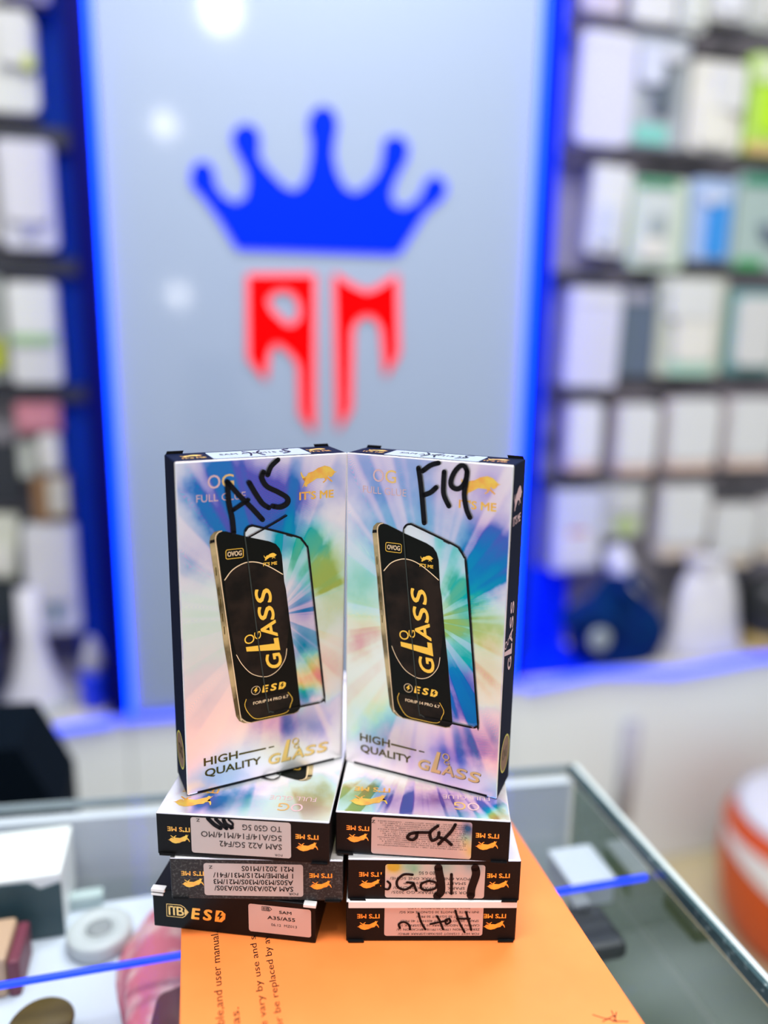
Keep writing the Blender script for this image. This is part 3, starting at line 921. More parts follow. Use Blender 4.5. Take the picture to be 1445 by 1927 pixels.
pack('grey pack at the left frame edge, second row', -0.50, -0.384, 1.60, 1.80, (0.42, 0.42, 0.40), [('insert', 0.3, 0.2, 0.9, 0.9, (0.5, 0.5, 0.48), 0.01)])
pack('white pack with a pale green stripe, third row of the left rack', -0.382, -0.280, 1.302, 1.519, WHT, [('insert', 0.06, 0.5, 0.94, 0.97, (0.80, 0.82, 0.80), 0.008), ('green_stripe', 0.05, 0.40, 0.9, 0.49, (0.42, 0.68, 0.34), 0.009)], 0.03, 0.012)
pack('grey pack with a yellow corner at the left frame edge, third row', -0.50, -0.390, 1.31, 1.53, (0.36, 0.40, 0.38), [('label_patch', 0.6, 0.1, 0.98, 0.4, (0.45, 0.5, 0.03), 0.01)])
pack('flat rose red pack in the fourth row of the left rack', -0.385, -0.292, 1.192, 1.260, (0.55, 0.20, 0.25), [('insert', 0.1, 0.2, 0.9, 0.75, (0.66, 0.26, 0.32), 0.006)], 0.03, 0.006)
pack('pale round-topped pack below the rose red one', -0.345, -0.297, 1.100, 1.190, (0.70, 0.72, 0.66), [('disc', 0.1, 0.1, 0.9, 0.9, CRM, 0.012)], 0.03, 0.02)
pack('small grey green pack left of the pale round-topped pack', -0.390, -0.352, 1.09, 1.17, (0.45, 0.48, 0.44), [('insert', 0.15, 0.1, 0.85, 0.8, (0.52, 0.55, 0.5), 0.006)])
pack('brown pack with a pale yellow patch, below the round-topped pack', -0.362, -0.284, 0.985, 1.095, (0.30, 0.16, 0.07), [('blister', 0.45, 0.2, 0.98, 0.95, (0.62, 0.60, 0.50), 0.02), ('disc', 0.6, 0.5, 0.9, 0.8, (0.66, 0.66, 0.35), 0.022)])
pack('black pack with an olive centre at the left frame edge', -0.50, -0.385, 1.03, 1.17, DK, [('disc', 0.5, 0.1, 0.8, 0.4, (0.10, 0.12, 0.03), 0.01)])
pack('white pack with a small teal mark, bottom row of the left rack', -0.395, -0.278, 0.715, 0.980, (0.70, 0.72, 0.76), [('insert', 0.08, 0.3, 0.92, 0.95, (0.76, 0.76, 0.78), 0.01), ('teal_mark', 0.48, 0.14, 0.60, 0.28, (0.01, 0.20, 0.32), 0.011)], 0.03, 0.015)
pack('cream pack leaning at the left frame edge, bottom row', -0.52, -0.415, 0.86, 1.01, (0.68, 0.70, 0.60), [('insert', 0.3, 0.1, 0.9, 0.5, (0.76, 0.76, 0.70), 0.012)], 0.03, 0.012, 0.12)
pack('dark pack with an olive round label, under the leaning cream pack', -0.50, -0.402, 0.735, 0.85, (0.02, 0.03, 0.04), [('disc', 0.36, 0.3, 0.86, 0.8, (0.20, 0.22, 0.03), 0.012)])

# ------------------------------------------------------------------ things on the low cabinets
LZ = 0.5485


def lump(name, mat, parent, cx, cy, z0, rx_, ry_, h, prof, seed, amp=0.12, n=32, m=14, tilt=0.0):
    """a soft body of revolution-like rings with folds; prof(t) gives the relative radius at height t"""
    random.seed(seed)
    ph = [random.uniform(0, 6.28) for _ in range(6)]
    bm = bmesh.new()
    rings = []
    for i in range(m + 1):
        t = i / m
        ring = []
        for k in range(n):
            a = 2 * pi * k / n
            f = 1 + amp * (0.5 * sin(3 * a + ph[0] + 3 * t) + 0.3 * sin(5 * a + ph[1] - 4 * t) + 0.35 * sin(2 * a + ph[2] + 6 * t))
            rr = max(prof(t), 0.01) * f
            ring.append(bm.verts.new((cx + rx_ * rr * cos(a) + tilt * t * h, cy + ry_ * rr * sin(a), z0 + h * t)))
        rings.append(ring)
    for p, q in zip(rings, rings[1:]):
        for k in range(n):
            bm.faces.new((p[k], p[(k + 1) % n], q[(k + 1) % n], q[k]))
    bm.faces.new(rings[0][::-1])
    bm.faces.new(rings[-1])
    return finish(bm, name, mat, parent, True)


M_BAG = principled('navy_fabric', (0.001, 0.010, 0.10), 0.7, noise=(30, (0.001, 0.035, 0.13), 0.4, 0.7), spec=0.05)
bag = empty('shoulder_bag', (1.085, 1.782, LZ), 'dark navy bag slumped on the right low cabinet beside the blue trim', 'bag')
lump('body', M_BAG, bag, 0.03, 0.0, 0.0, 0.150, 0.055, 0.25, lambda t: 0.62 + 0.42 * sin(pi * min(1, t * 1.15 + 0.06)) - 0.45 * t ** 3, 4, 0.16, tilt=-0.12)
lump('flap', M_BAG, bag, -0.075, -0.035, 0.10, 0.085, 0.045, 0.11, lambda t: sin(pi * min(0.97, 0.12 + t * 0.85)), 9, 0.2)
bm = bmesh.new()
add_tube(bm, [(-0.02, -0.06, 0.17), (0.0, -0.06, 0.24), (0.035, -0.03, 0.262), (0.06, -0.02, 0.235), (0.11, -0.02, 0.19)], 0.013, 8)
finish(bm, 'strap', M_BAG, bag, True)
bm = bmesh.new()
lathe(bm, [(0.0305, 0), (0.0305, 0.006), (0.024, 0.010)], 24)
o = finish(bm, 'badge', principled('grey_metal_badge', (0.30, 0.36, 0.42), 0.3, 0.3), bag, True)
o.location = (-0.075, -0.078, 0.105)
o.rotation_euler = (radians(90), 0, 0)

roll = empty('plastic_roll', (1.228, 1.900, LZ), 'white rolled tube leaning behind the navy bag', 'roll')
bm = bmesh.new()
add_tube(bm, [(0.03, 0.0, 0.036), (-0.088, -0.01, 0.30)], 0.036, 18)
finish(bm, 'tube', principled('milky_plastic', (0.62, 0.63, 0.74), 0.4), roll, True)
wb = empty('plastic_bag', (1.400, 1.800, LZ), 'pale lavender plastic bag heaped on the right low cabinet', 'bag')
lump('body', principled('lavender_film', (0.62, 0.62, 0.70), 0.35, noise=(14, (0.72, 0.72, 0.74), 0.35, 0.7)), wb, 0, 0, 0, 0.112, 0.055, 0.25, lambda t: 1.0 - 0.22 * t - 0.25 * t ** 4, 12, 0.10)
lump('neck', principled('lavender_film', (0, 0, 0)), wb, -0.02, 0.0, 0.235, 0.05, 0.036, 0.05, lambda t: 0.8 + 0.5 * t, 15, 0.2)
sp = empty('round_speaker', (1.612, 1.80, LZ), 'black round-backed speaker with a pale front at the right frame edge', 'speaker')
bm = bmesh.new()
lathe(bm, [(0.07, 0), (0.085, 0.02), (0.085, 0.12), (0.06, 0.15), (0.02, 0.16)], 28)
o = finish(bm, 'body', principled('black_plastic', (0.012, 0.014, 0.015), 0.35), sp, True)
o.location = (0, 0, 0.05)
bm = bmesh.new()
lathe(bm, [(0.048, 0), (0.05, 0.012), (0.04, 0.02)], 24)
o = finish(bm, 'front_plate', principled('pale_plate', (0.55, 0.57, 0.68), 0.4), sp, True)
o.location = (0.025, -0.075, 0.11)
o.rotation_euler = (radians(90), 0, 0)
bm = bmesh.new()
lathe(bm, [(0.075, 0.0005), (0.075, 0.03), (0.06, 0.052)], 24)
finish(bm, 'base', principled('ochre_plastic', (0.5, 0.36, 0.12), 0.5), sp, True)

cone = empty('paper_cone', (-0.385, 1.83, LZ), 'tall white cone narrowing upward on the left low cabinet', 'cone')
bm = bmesh.new()
lathe(bm, [(0.075, 0.0005), (0.074, 0.035), (0.045, 0.09), (0.028, 0.17), (0.024, 0.29)], 26)
finish(bm, 'body', principled('pale_violet_white', (0.60, 0.60, 0.66), 0.5), cone, True)
bm = bmesh.new()
lathe(bm, [(0.079, 0.0), (0.081, 0.018), (0.0755, 0.024)], 26)
finish(bm, 'rim', principled('grey_green_white', (0.5, 0.55, 0.5), 0.5), cone, True)
cup = empty('plastic_bottle', (-0.250, 1.80, LZ), 'blue bottle with a pale conical cap on the left low cabinet beside the navy trim', 'bottle')
bm = bmesh.new()
lathe(bm, [(0.026, 0.0005), (0.030, 0.01), (0.034, 0.085), (0.030, 0.098)], 22)
finish(bm, 'body', principled('bright_blue_plastic', (0.0, 0.03, 0.75), 0.4), cup, True)
bm = bmesh.new()
lathe(bm, [(0.029, 0.0985), (0.024, 0.125), (0.012, 0.165), (0.006, 0.175)], 22)
finish(bm, 'cap', principled('lavender_cap', (0.46, 0.46, 0.58), 0.45), cup, True)
tub = empty('storage_tray', (-0.50, 1.835, LZ), 'dark blue tray beside the white cone at the left frame edge', 'tray')
box('body', principled('dark_blue_plastic', (0.02, 0.04, 0.16), 0.5), -0.03, 0.03, -0.09, 0.09, 0.0005, 0.16, tub, 0.012)
box('lid', principled('violet_plastic', (0.14, 0.14, 0.3), 0.5), -0.033, 0.033, -0.093, 0.093, 0.161, 0.185, tub, 0.008)

# ------------------------------------------------------------------ floor behind the counter
bk = empty('orange_bucket', (1.475, 1.36, FLOOR_Z), 'orange bucket with a white label on the floor at the right frame edge', 'bucket')
bm = bmesh.new()
lathe(bm, [(0.150, 0.0005), (0.19, 0.015), (0.222, 0.08), (0.240, 0.20), (0.235, 0.30), (0.21, 0.345)], 40)
finish(bm, 'body', principled('orange_plastic', (0.62, 0.075, 0.001), 0.45), bk, True)
bm = bmesh.new()
rows = []
for i in range(15):
    t = i / 14
    a = radians(150 + 85 * t)
    z0 = 0.296 - 0.115 * t
    rows.append([bm.verts.new(((0.2385 + 0.004 * (z < 0.28)) * cos(a), (0.2385 + 0.004 * (z < 0.28)) * sin(a), z)) for z in (z0, (z0 + 0.305) / 2, 0.305)])
for p, q in zip(rows, rows[1:]):
    for k in range(2):
        bm.faces.new((p[k], q[k], q[k + 1], p[k + 1]))
finish(bm, 'label', principled('white_label', (0.80, 0.77, 0.74), 0.5), bk, True)
bm = bmesh.new()
lathe(bm, [(0.205, 0.3455), (0.214, 0.350), (0.19, 0.362), (0.12, 0.372)], 36)
finish(bm, 'lid', principled('white_lid', (0.74, 0.74, 0.76), 0.5), bk, True)
ol = empty('cloth_bundle', (1.53, 1.655, FLOOR_Z), 'small olive brown bundle on the floor behind the orange bucket', 'cloth')
lump('body', principled('olive_cloth', (0.14, 0.12, 0.012), 0.8), ol, 0, 0, 0.0005, 0.085, 0.04, 0.12, lambda t: (1 - t ** 2) ** 0.5 + 0.05, 21, 0.15)

# ------------------------------------------------------------------ glass counter
GX0, GX1, GY0, GY1 = -0.70, 0.351, 0.10, 0.622
GYL = 0.716                                         # the back edge runs slightly askew: farther away at its left end
GLASS_TOP = clear_glass('clear_top_glass', (0.90, 0.93, 0.925), 0.8)
GLASS_SIDE = clear_glass('grey_green_side_glass', (0.125, 0.21, 0.135), 0.4)
GLASS_SHELF = clear_glass('clear_shelf_glass', (0.93, 0.96, 0.95), 0.5)
M_EDGE = principled('bright_glass_edge', (0.55, 0.64, 0.64), 0.2, coat=0.6)
M_EDGE_DK = principled('dark_teal_glass_edge', (0.035, 0.075, 0.085), 0.25, noise=(220, (0.30, 0.38, 0.38), 0.62, 0.7))
M_BASE = principled('white_counter_board', (0.58, 0.62, 0.69), 0.5)
ct = empty('display_counter', (0, 0, FLOOR_Z), 'glass-topped white display counter under the orange box', 'counter')
Z0 = -FLOOR_Z


def gy(x):
    return GY1 + (GYL - GY1) * (GX1 - x) / (GX1 - GX0)


def prism(name, m, pts, z0, z1):
    """a floor plan outline given height"""
    bm = bmesh.new()
    lo = [bm.verts.new((x, y, z0 + Z0)) for x, y in pts]
    hi = [bm.verts.new((x, y, z1 + Z0)) for x, y in pts]
    k = len(pts)
    bm.faces.new(lo[::-1])
    bm.faces.new(hi)
    for i in range(k):
        bm.faces.new((lo[i], lo[(i + 1) % k], hi[(i + 1) % k], hi[i]))
    bmesh.ops.recalc_face_normals(bm, faces=list(bm.faces))
    return finish(bm, name, m, ct)


def sheet(name, m, pts):
    bm = bmesh.new()
    bm.faces.new([bm.verts.new(p) for p in pts])
    return finish(bm, name, m, ct)


sheet('glass_top', GLASS_TOP, [(GX0, GY0, 1 + Z0), (GX1, GY0, 1 + Z0), (GX1, GY1, 1 + Z0), (GX0, GYL, 1 + Z0)])
prism('glass_edge', M_EDGE, [(GX1, GY0), (GX1 + 0.0042, GY0), (GX1 + 0.0042, GY1 + 0.001), (GX1, GY1 + 0.001)], 0.990, 1.0003)
prism('dark_bevel', M_EDGE_DK, [(GX1 - 0.0042, GY0), (GX1 - 0.0003, GY0), (GX1 - 0.0003, GY1 + 0.001), (GX1 - 0.0042, GY1 + 0.001)], 0.990, 1.0004)
prism('glass_edge', principled('back_glass_edge', (0.28, 0.34, 0.36), 0.3), [(GX0, GYL), (GX1 - 0.0045, gy(GX1 - 0.0045)), (GX1 - 0.0045, gy(GX1 - 0.0045) + 0.0012), (GX0, GYL + 0.0012)], 0.992, 1.0003)
sheet('side_pane', GLASS_SIDE, [(GX1 - 0.0043, GY0, 0.80 + Z0), (GX1 - 0.0043, GY1 - 0.012, 0.80 + Z0), (GX1 - 0.0043, GY1 - 0.012, 0.989 + Z0), (GX1 - 0.0043, GY0, 0.989 + Z0)])
bx = GX1 - 0.008
prism('back_board', M_BASE, [(GX0, GYL - 0.014), (bx, gy(bx) - 0.014), (bx, gy(bx) - 0.004), (GX0, GYL - 0.004)], 0.80, 0.990)
prism('base', M_BASE, [(GX0, GY0), (GX1 - 0.010, GY0), (GX1 - 0.010, GY1 - 0.004), (GX0, GYL - 0.004)], FLOOR_Z + 0.001, 0.798)
sheet('glass_shelf', GLASS_SHELF, [(GX0, GY0, 0.93 + Z0), (bx, GY0, 0.93 + Z0), (bx, gy(bx) - 0.016, 0.93 + Z0), (GX0, GYL - 0.016, 0.93 + Z0)])
SH = 0.9305
tag(box('paper_liner', principled('white_paper', (0.58, 0.64, 0.74), 0.6), GX0 + 0.01, 0.18, GY0 + 0.01, 0.612, SH, SH + 0.0008), 'white paper lining the inner shelf of the counter', 'paper')
led('blue light strip inside the glass counter under its top', [(-0.60, 0.478, 0.984), (GX1 - 0.008, 0.478, 0.984)], 0.0024, principled('blue_led_under_glass', (0.0, 0.02, 0.5), 0.5, emit=((0.0, 0.035, 1.0), 1.5)))

SP = SH + 0.0010
dev = empty('gift_box', (-0.152, 0.592, SP), 'white box with a dark teal front inside the counter at the left frame edge', 'box')
box('body', principled('white_gloss_card', (0.86, 0.88, 0.86), 0.4), -0.036, 0.036, -0.012, 0.052, 0, 0.0580, dev, 0.002)
slab('front_panel', principled('dark_teal_print', (0.004, 0.045, 0.06), 0.5), [(-0.030, 0.001), (0.036, 0.001), (0.036, 0.050), (0.02, 0.046), (0.012, 0.053), (-0.010, 0.054), (-0.014, 0.034), (-0.034, 0.018)], -0.0135, -0.0122, dev)
tan = empty('small_packet', (-0.163, 0.548, SP), 'tan and maroon packet lying in front of the teal box', 'packet')
box('body', principled('tan_card', (0.52, 0.34, 0.22), 0.5), -0.03, 0.016, -0.024, 0.020, 0, 0.034, tan, 0.003)
box('maroon_edge', principled('maroon_card', (0.16, 0.025, 0.05), 0.5), 0.0165, 0.025, -0.024, 0.018, 0, 0.03, tan, 0.002)
ring = empty('tape_roll', (-0.088, 0.566, SP), 'white roll of tape with a grey centre on the inner shelf', 'roll')
bm = bmesh.new()
lathe(bm, [(0.0235, 0), (0.025, 0.003), (0.025, 0.012), (0.0235, 0.014), (0.0105, 0.014), (0.0100, 0.011)], 32)
finish(bm, 'roll', principled('tape_white', (0.50, 0.54, 0.55), 0.5), ring, True)
bm = bmesh.new()
lathe(bm, [(0.0098, 0.0115), (0.0098, 0.0135), (0.006, 0.0142)], 24)
finish(bm, 'core', principled('grey_core', (0.26, 0.28, 0.29), 0.5), ring, True)
mn = empty('folded_paper', (-0.118, 0.612, SP), 'mint grey folded sheet behind the tape roll', 'paper')
box('sheet', principled('mint_paper', (0.42, 0.52, 0.52), 0.6), -0.018, 0.028, -0.006, 0.006, 0, 0.012, mn, 0.002)
M_PINK = principled('pink_fabric', (0.62, 0.15, 0.21), 0.6, noise=(45, (0.72, 0.42, 0.42), 0.45, 0.62))
pk = empty('cloth_pouch', (-0.040, 0.505, SP), 'crumpled pink pouch inside the counter left of the orange box', 'pouch')
lump('body', M_PINK, pk, 0.004, 0.0, 0, 0.034, 0.075, 0.030, lambda t: (1 - t ** 2) ** 0.5 * 0.9 + 0.1, 31, 0.16)
lump('fold', principled('maroon_fabric', (0.12, 0.02, 0.03), 0.6), pk, 0.014, -0.045, 0.018, 0.014, 0.020, 0.016, lambda t: (1 - t ** 2) ** 0.5 + 0.1, 33, 0.2)
tin = empty('round_tin', (-0.116, 0.478, SP), 'brown round tin with a golden rim at the bottom frame edge', 'tin')
bm = bmesh.new()
lathe(bm, [(0.019, 0), (0.020, 0.002), (0.020, 0.014), (0.019, 0.016)], 28)
finish(bm, 'body', principled('brown_tin', (0.05, 0.022, 0.006), 0.4), tin, True)
bm = bmesh.new()
lathe(bm, [(0.0185, 0.0165), (0.0215, 0.0172), (0.0195, 0.0195)], 28)
finish(bm, 'rim', principled('golden_rim', (0.10, 0.065, 0.012), 0.45), tin, True)
wb2 = empty('small_carton', (0.318, 0.536, SP), 'small white carton in the right back corner inside the counter', 'carton')
box('body', principled('white_small_carton', (0.50, 0.54, 0.60), 0.5), -0.020, 0.021, -0.022, 0.024, 0, 0.020, wb2, 0.002)
box('lid', principled('pale_blue_lid', (0.50, 0.55, 0.63), 0.5), -0.021, 0.022, -0.023, 0.025, 0.0205, 0.026, wb2, 0.002)
dk = empty('cable_adapter', (0.299, 0.480, SP), 'dark grey gadget in front of the small white carton inside the counter', 'gadget')
box('body', principled('dark_grey_plastic', (0.03, 0.035, 0.04), 0.4), -0.018, 0.018, -0.026, 0.022, 0, 0.016, dk, 0.005)
box('cap', principled('mid_grey_plastic', (0.20, 0.22, 0.24), 0.4), -0.010, 0.006, 0.012, 0.026, 0.0165, 0.024, dk, 0.002)

# black slanted thing behind the counter
bb = empty('black_case', (-0.40, 0.98, FLOOR_Z), 'black case with a sloping edge standing behind the counter at the left frame edge', 'case')
slab('body', principled('black_case_fabric', (0.002, 0.005, 0.009), 0.8, spec=0.04), [(-0.25, 0.0005), (0.218, 0.0005), (0.216, 0.870), (0.174, 0.966), (-0.25, 0.985)], -0.03, 0.10, bb)
slab('front_pocket', principled('navy_pocket', (0.002, 0.005, 0.012), 0.8, spec=0.04), [(-0.22, 0.1), (0.19, 0.1), (0.19, 0.80), (-0.22, 0.80)], -0.05, -0.0303, bb)

# ------------------------------------------------------------------ orange box
OX0, OX1, OY0, OY1, OZ = -0.0185, 0.2170, 0.225, 0.585, 1.06
ob = empty('orange_carton', ((OX0 + OX1) / 2, (OY0 + OY1) / 2, 1.0006), 'large flat orange box with black small print, lying on the glass counter', 'box')
ORG = principled('orange_card', (0.94, 0.228, 0.046), 0.5, noise=(30, (0.92, 0.215, 0.041), 0.4, 0.6))
w2, d2 = (OX1 - OX0) / 2, (OY1 - OY0) / 2
box('carton', ORG, -w2, w2, -d2, d2, 0, OZ - 1.0006, ob, 0.0008)
cxo, cyo = (OX0 + OX1) / 2, (OY0 + OY1) / 2


def on_orange(x, y, h):
    return (x / 1000 - cxo, y / 1000 - cyo, OZ - 1.0006 + (h + 1) * LAY)


p = Print(0)
p.text('able,and user manual.', 4.7, 336.0, 69.5, 5.0, INK, 90.8, 0.0)
p.text('eas.', 12.0, 333.5, 15.2, 3.0, INK, 90.8, 0.0)
p.text('life vary by use and s', 26.8, 328.0, 69.0, 4.9, INK, 91.0, 0.0)
p.text('l or be replaced by av', 34.6, 327.0, 69.0, 4.9, INK, 91.0, 0.0)
p.build('small_print', ob, on_orange)
p = Print(0)
for pts in ([(193, 302), (197, 299), (203, 296)], [(196, 297), (204, 299)], [(204, 302), (203, 295)], [(201, 296), (209, 294)], [(206, 300.6), (203.5, 297.5)]):
    p.stroke(pts, 0.5, INK, smooth=0)
p.build('drawn_symbol', ob, on_orange)

# ------------------------------------------------------------------ boxes of the two stacks
# bottom left: the black box with gold letters
T3, W3, H3 = 0.0259, 0.0989, 0.118
mb = empty('product_box', (0.012, 0.4009, 1.0602), 'plain black box with gold letters on its end, bottom of the left stack', 'box', 'slim shiny product boxes', (0, 0, radians(-20.95)))
box('carton', [principled('smooth_black_card', (0.003, 0.003, 0.004), 0.4, spec=0.15)], -W3 / 2, W3 / 2, 0, H3, 0, T3, mb, 0.0006)


def on_mb(x, y, h):
    return ((x - 49.45) / 1000, -(h + 1) * LAY, y / 1000)


p = Print(0)
p.stroke([(8.6, 16.2), (17.2, 16.4), (19.3, 15.2), (22.0, 12.0), (19.6, 9.0), (18.1, 7.9), (8.4, 7.8)], 0.5, GOLD_PALE, 0, True, 0)
p.poly([(20.0, 14.4), (22.2, 12.0), (20.2, 9.3), (19.4, 10.5), (19.5, 13.4)], GOLD_PALE)
for x in (9.6, 12.4):
    p.poly([(x, 8.9), (x, 15.2), (x + 1.1, 15.2), (x + 1.1, 8.9)], GOLD_PALE)
p.poly([(9.6, 14.2), (9.6, 15.2), (14.4, 15.2), (14.4, 14.2)], GOLD_PALE)
p.text('B', 14.6, 9.0, 4.6, 6.2, GOLD_PALE, 0, 0.02)
p.build('maker_emblem', mb, on_mb)
p = Print(0)
esd_sign(p, 23.4, 7.6, 21.4, 7.8, GOLD, BLACK)
p.build('gold_lettering', mb, on_mb)
p = Print(0)
p.poly(rounded(58.8, 3.6, 96.3, 22.4, 1.6), STICKER_PINK)
st = p.build('label_sticker', mb, on_mb)
p = Print(1)
p.stroke([(67.0, 18.8), (67.0, 21.4), (71.5, 21.4), (72.9, 20.1), (71.5, 18.8)], 0.4, INK, 0, True, 0)
p.text('IIB', 67.6, 19.2, 4.0, 1.8, INK, 0, 0.02)
p.text('SAM', 77.3, 17.7, 7.4, 2.0, INK, 0, 0.02)
p.text('A35/A55', 70.2, 13.2, 16.6, 2.4, INK, 0, 0.02)
p.text('06.12  MZ013', 72.4, 8.9, 15.4, 1.7, GREYINK, 0, 0.0)
p.build('sticker_print', st, on_mb)
# white torn card at its upper left corner
for x0, x1, y1, z0, z1 in ((-W3 / 2 - 0.0004, -W3 / 2 + 0.008, 0.003, T3 - 0.0016, T3 + 0.0004), (-W3 / 2 - 0.0004, -W3 / 2 + 0.007, 0.0004, T3 - 0.0040, T3 - 0.0026),
                           (W3 / 2 - 0.007, W3 / 2 + 0.0004, 0.003, T3 - 0.0016, T3 + 0.0003)):
    box('lid_tab', WHITE_CARD, x0, x1, -0.0010, y1, z0, z1, mb, 0.0002, 1)

# middle left
b = carton('worn grey-black box with a four-line paper sticker, middle of the left stack', FOIL_C, WORN)
sticker(b, 19.5, 2.6, 77.0, 23.9, STICKER,
        [('M21 2021/M10S', 71.4, 41.5, 22.4, 3.3), ('1 PRIME/M21S/M31/F41/', 71.2, 25.0, 17.9, 3.3), ('A50S/M30/M30S/M21/M3', 71.2, 25.0, 13.5, 3.3), ('SAM A20/A30/A50/A30S/', 71.2, 25.4, 9.2, 3.3), ('FOR', 74.0, 68.5, 5.2, 1.6)], z_at=(24.7, 22.3), ink=INK)
lay(b, 0.0257, 0.3948, 1.0863, -14.2)
# top left
b = carton('pale-lidded shiny box with a three-line sticker, lying on top of the left stack', FOIL_C)
front_art(b, FOIL_GLASS_A, True)
sticker(b, 20.2, 2.4, 78.0, 25.3, STICKER,
        [('TO G50 5G', 72.8, 50.2, 22.6, 3.7), ('5G/A14/F14/M14/MO', 72.8, 26.0, 16.8, 3.7), ('SAM A22 5G/F42', 72.8, 36.6, 11.2, 3.7), ('FOR', 73.0, 68.5, 4.8, 1.4)],
        [(2.6, (30.5, 25.2), (34, 21.5), (37.5, 19.4)), (2.2, (35, 25), (38, 22), (41.0, 19.4)), (2.4, (39.5, 24.8), (41, 22), (44.2, 20.2)), (1.4, (42.5, 25), (44.8, 22.5), (43.6, 19.5))], z_at=(25.7, 24.6))
lay(b, 0.0183, 0.3955, 1.1140, -18.04)
# bottom right
b = carton('black box with a white folded-up lid edge, bottom of the right stack', WHITE_CARD)
DOT = [('POVA 5/POVA 5 PRO/POVA 6 NEO', 72.4, 35.9, 23.3, 1.5), ('INFI NOTE 30/NOTE 30 5G/NOTE 40X 5G/', 77.6, 31.0, 20.4, 1.5), ('HOT 50 5G/HOT 50 PRO/', 68.0, 41.0, 17.4, 1.5), ('SPARK 20/HOT 40/HOT 40I/HOT 40 PRO/', 77.8, 31.5, 14.4, 1.5),
       ('CAMON 19 NEO/20/SPARK 10 2023/SPARK 10/', 78.4, 30.5, 11.4, 1.5), ('ZERO/CAMON 17PRO/17P/18/18P/CAMON 16/', 78.6, 29.6, 8.6, 1.5), ('FOR HOT 11S/HOT 20S/X6812/SPARK 8PRO/', 78.3, 30.5, 5.6, 1.5)]
sticker(b, 22.4, 3.5, 80.3, 24.4, STICKER_PINK, DOT,
        [((63.8, 20.8), (66.1, 13.5), (69.7, 6.2)), ((70.1, 19.9), (71.7, 14.4), (73.7, 7.6)), ((72.4, 15.3), (65.0, 15.3)), ((60.5, 15.3), (58.3, 14.4), (58.8, 11.7), (61.0, 13.1), (60.5, 15.3)),
         ((53.1, 17.1), (54.6, 14.4), (57.0, 8.1)), ((59.1, 14.0), (49.5, 11.7)), ((42.3, 19.0), (43.8, 13.5), (46.5, 8.1)), ((31.6, 9.0), (30.9, 11.7), (33.8, 13.1), (36.8, 11.2), (37.6, 8.1))], 1.3, INK)
bm = bmesh.new()
add_box(bm, -0.0497, 0.0487, -0.0004, 0.0042, H - 0.002, H + 0.0009, 0.0003, 1)
finish(bm, 'folded_lid_edge', WHITE_CARD, b)
lay(b, 0.1247, 0.3701, 1.0602, -12.72)
# middle right
b = carton('shiny box with thick black bars drawn on its sticker, middle of the right stack', FOIL_EDGE)
sticker(b, 21.6, 1.6, 79.4, 23.8, STICK_HOLO_B,
        [('NEO G 5G', 52.0, 41.1, 19.2, 2.0), ('POVA 6 NEO/SPARK ONE 5G/HE/', 70.7, 24.3, 15.4, 1.8), ('SMART 9/GO 5G/HD/P', 68.6, 32.3, 12.4, 1.8), ('SPARK GO/SPARK 30C/9/0/', 68.0, 26.3, 9.2, 1.8), ('FOR SPARK 1/SPARK GO 2025/', 70.8, 25.2, 6.2, 1.8)],
        [(4.8, (52.2, 22.0), (52.7, 18.6), (54.0, 11.9), (54.1, 6.0), (52.0, 3.2)), (4.8, (73.5, 22.0), (74.1, 17.5), (71.9, 8.5), (71.7, 3.6)), (1.7, (59.9, 17.7), (60.3, 4.8)),
         (1.5, (47.0, 13.2), (42.7, 11.1), (43.1, 7.7), (47.1, 6.9), (51.1, 8.6), (51.1, 11.9), (47.0, 13.2)), (1.5, (37.4, 17.1), (32.2, 17.1), (28.5, 12.9), (29.3, 8.6), (33.8, 7.3), (38.2, 11.2), (34.5, 12.0)), (1.5, (38.2, 11.2), (39.8, 6.5)),
         (1.5, (20.9, 16.4), (18.6, 15.5), (20.9, 12.1), (16.4, 9.5)), (1.4, (23.0, 12.5), (24.6, 10.5), (23.6, 7.4), (21.0, 7.6))], 1.5, GREYINK)
lay(b, 0.1257, 0.3706, 1.0872, -13.6)
# top right
b = carton('shiny violet-lidded box with densely printed sticker, lying on top of the right stack', FOIL_D)
front_art(b, FOIL_GLASS_B, True)
random.seed(5)
rows_ = []
for i in range(13):
    t = i / 12
    s_ = ''.join(random.choice('REDMI NOTE POVA A7 5 6 C 10 11 12 9 /8T/PRO/X3/5G') for _ in range(62))
    rows_.append((s_, 75.8 - (0.8 * (i % 3)), 24.5 + (i % 4) * 1.3, 22.6 - 15.6 * t + 0.3, 0.72))
sticker(b, 20.9, 1.0, 78.4, 24.8, STICK_HOLO_A, rows_,
        [((68.8, 23.0), (66.1, 17.8), (59.7, 9.8)), ((60.4, 14.0), (64.0, 12.6), (66.9, 9.9)), ((58.9, 21.5), (54.6, 17.0), (55.8, 12.0), (59.0, 13.9), (59.7, 17.3)), ((54.6, 17.0), (47.5, 16.5)),
         ((46.8, 16.4), (43.2, 15.3), (41.8, 12.7), (44.6, 11.6), (46.8, 13.5), (47.1, 16.4))], 1.9, GREYINK, z_at=(23.0, 22.9))
lay(b, 0.1185, 0.3736, 1.1144, -18.04)


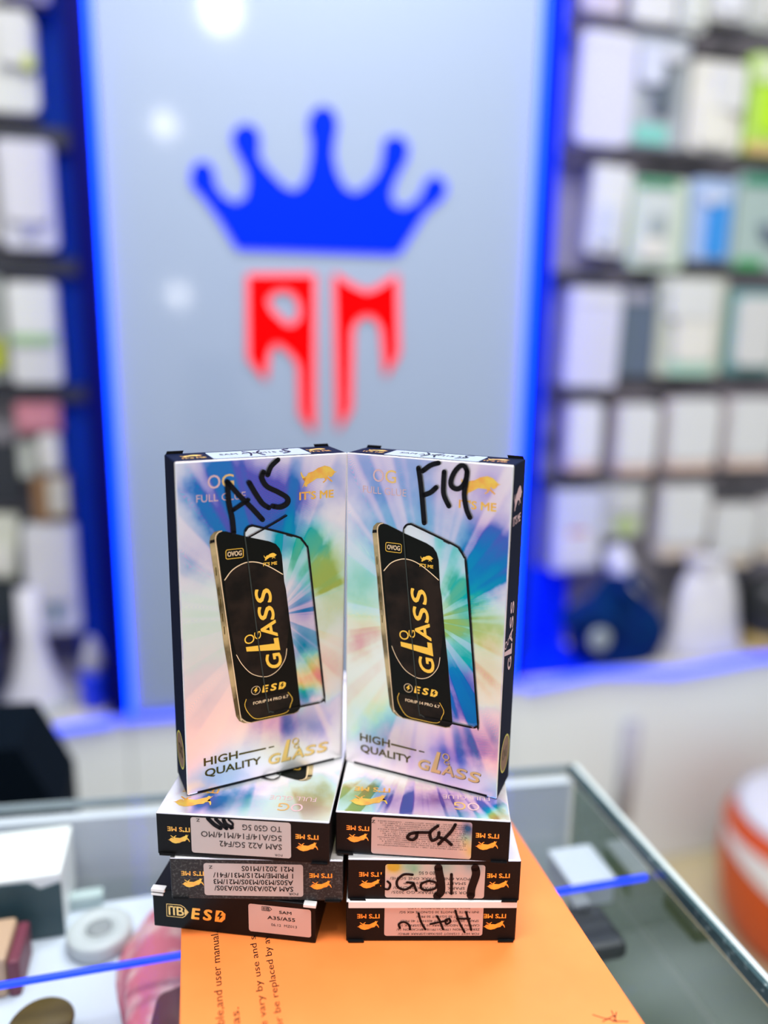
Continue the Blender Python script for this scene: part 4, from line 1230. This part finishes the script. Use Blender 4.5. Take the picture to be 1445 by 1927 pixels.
# ------------------------------------------------------------------ the two upright boxes
def upright(label, front, glassfoil, marks):
    b = carton(label, front, NAVY)
    front_art(b, glassfoil)
    p = Print(0)
    p.poly([(6, 0.0), (94, 0.0), (94, 1.3), (6, 1.3)], INK)
    p.build('bottom_flap_shade', b, on_front)  # flat black strip: the black bottom flap and its shadowed gap, painted on
    p = Print(9)
    for m in marks:
        w = 2.9
        if isinstance(m[0], (int, float)):
            w, m = m[0], m[1:]
        p.stroke(m, w, MARKER)
    p.build('marker_writing', b, on_front)
    # right flank
    p = Print(0)
    glass_word(p, 17.5, 77.0, 43.0, 8.2, ROSE, 90.0)
    p.build('side_lettering', b, on_right)
    p = Print(0)
    bull(p, 4.5, 172.5, 17.5, 14.0, ROSE)
    p.text("IT'S ME", 4.8, 165.0, 16.5, 5.4, ROSE, 0, 0.03)
    p.build('side_emblem', b, on_right)
    for fn in (on_right, on_left):
        p = Print(0)
        c1 = [(13.5 + 9.5 * cos(2 * pi * k / 28), 23 + 11.5 * sin(2 * pi * k / 28)) for k in range(28)]
        p.poly(c1, principled('brown_seal', (0.20, 0.10, 0.05), 0.5))
        p.stroke(c1, 1.1, principled('olive_gold_ring', (0.55, 0.50, 0.08), 0.5), 1, True, 0)
        p.text('OG', 8.5, 19.5, 10, 7, GOLD_DARK, 0, 0.02, 0, 3, 1)
        p.build('round_seal', b, fn)
    sticker(b, 21, 3, 78, 24, principled('bluish_sticker_paper', (0.30, 0.36, 0.48), 0.4), [('SAM A15/M15 5G', 72, 30, 14, 4.0)],
            [(1.2, (48, 20), (50, 12), (47, 6)), (1.2, (56, 20), (54, 12), (57, 6)), (1.2, (36, 18), (31, 14), (33, 7), (29, 5))], 1.2, GREYINK)
    return b


bA = upright('upright rainbow foil box with blue top, left of the standing pair', FOIL_A, FOIL_GLASS_A,
             [((28.0, 187.5), (28.5, 176.3), (30.3, 166.4), (30.9, 158.3)), ((28.0, 187.5), (34.1, 179.8), (41.3, 171.9), (47.7, 164.3)), (2.2, (30.8, 171.2), (35.6, 174.0), (39.7, 176.5)),
              ((40.3, 186.2), (43.8, 179.8), (47.8, 173.7), (51.5, 170.9)), ((57.0, 198.2), (53.0, 194.6), (50.9, 189.9)), ((48.5, 191.7), (47.6, 188.5), (50.4, 183.4), (57.0, 179.6), (62.5, 175.8), (62.5, 172.5), (58.6, 170.7), (54.0, 171.5)),
              (1.0, (62.0, 165.4), (54.3, 161.5), (46.8, 158.1), (38.5, 154.4))])
stand(bA, 0.0371, 0.4341, 1.1416, 13.12, 0.0276)
bF = upright('upright rainbow foil box with green glow, right of the standing pair', FOIL_B, FOIL_GLASS_B,
             [((45.7, 194.3), (47.2, 185.9), (48.3, 177.7), (50.0, 163.0)), ((57.6, 198.2), (52.8, 196.4), (48.3, 192.9)), ((56.6, 184.2), (53.3, 181.0), (49.1, 179.1)), ((61.1, 193.4), (60.9, 186.9), (61.3, 180.5), (64.5, 174.3)),
              ((74.3, 195.1), (72.6, 197.6), (70.2, 197.4), (67.1, 193.8), (65.2, 188.9), (65.7, 185.7), (69.0, 184.4), (72.2, 186.6), (74.1, 191.2), (74.3, 195.1)), ((74.4, 194.4), (73.8, 188.0), (73.2, 181.5), (74.8, 173.6), (77.0, 169.0))])
stand(bF, 0.1265, 0.4103, 1.1416, -37.71, 0.0021)
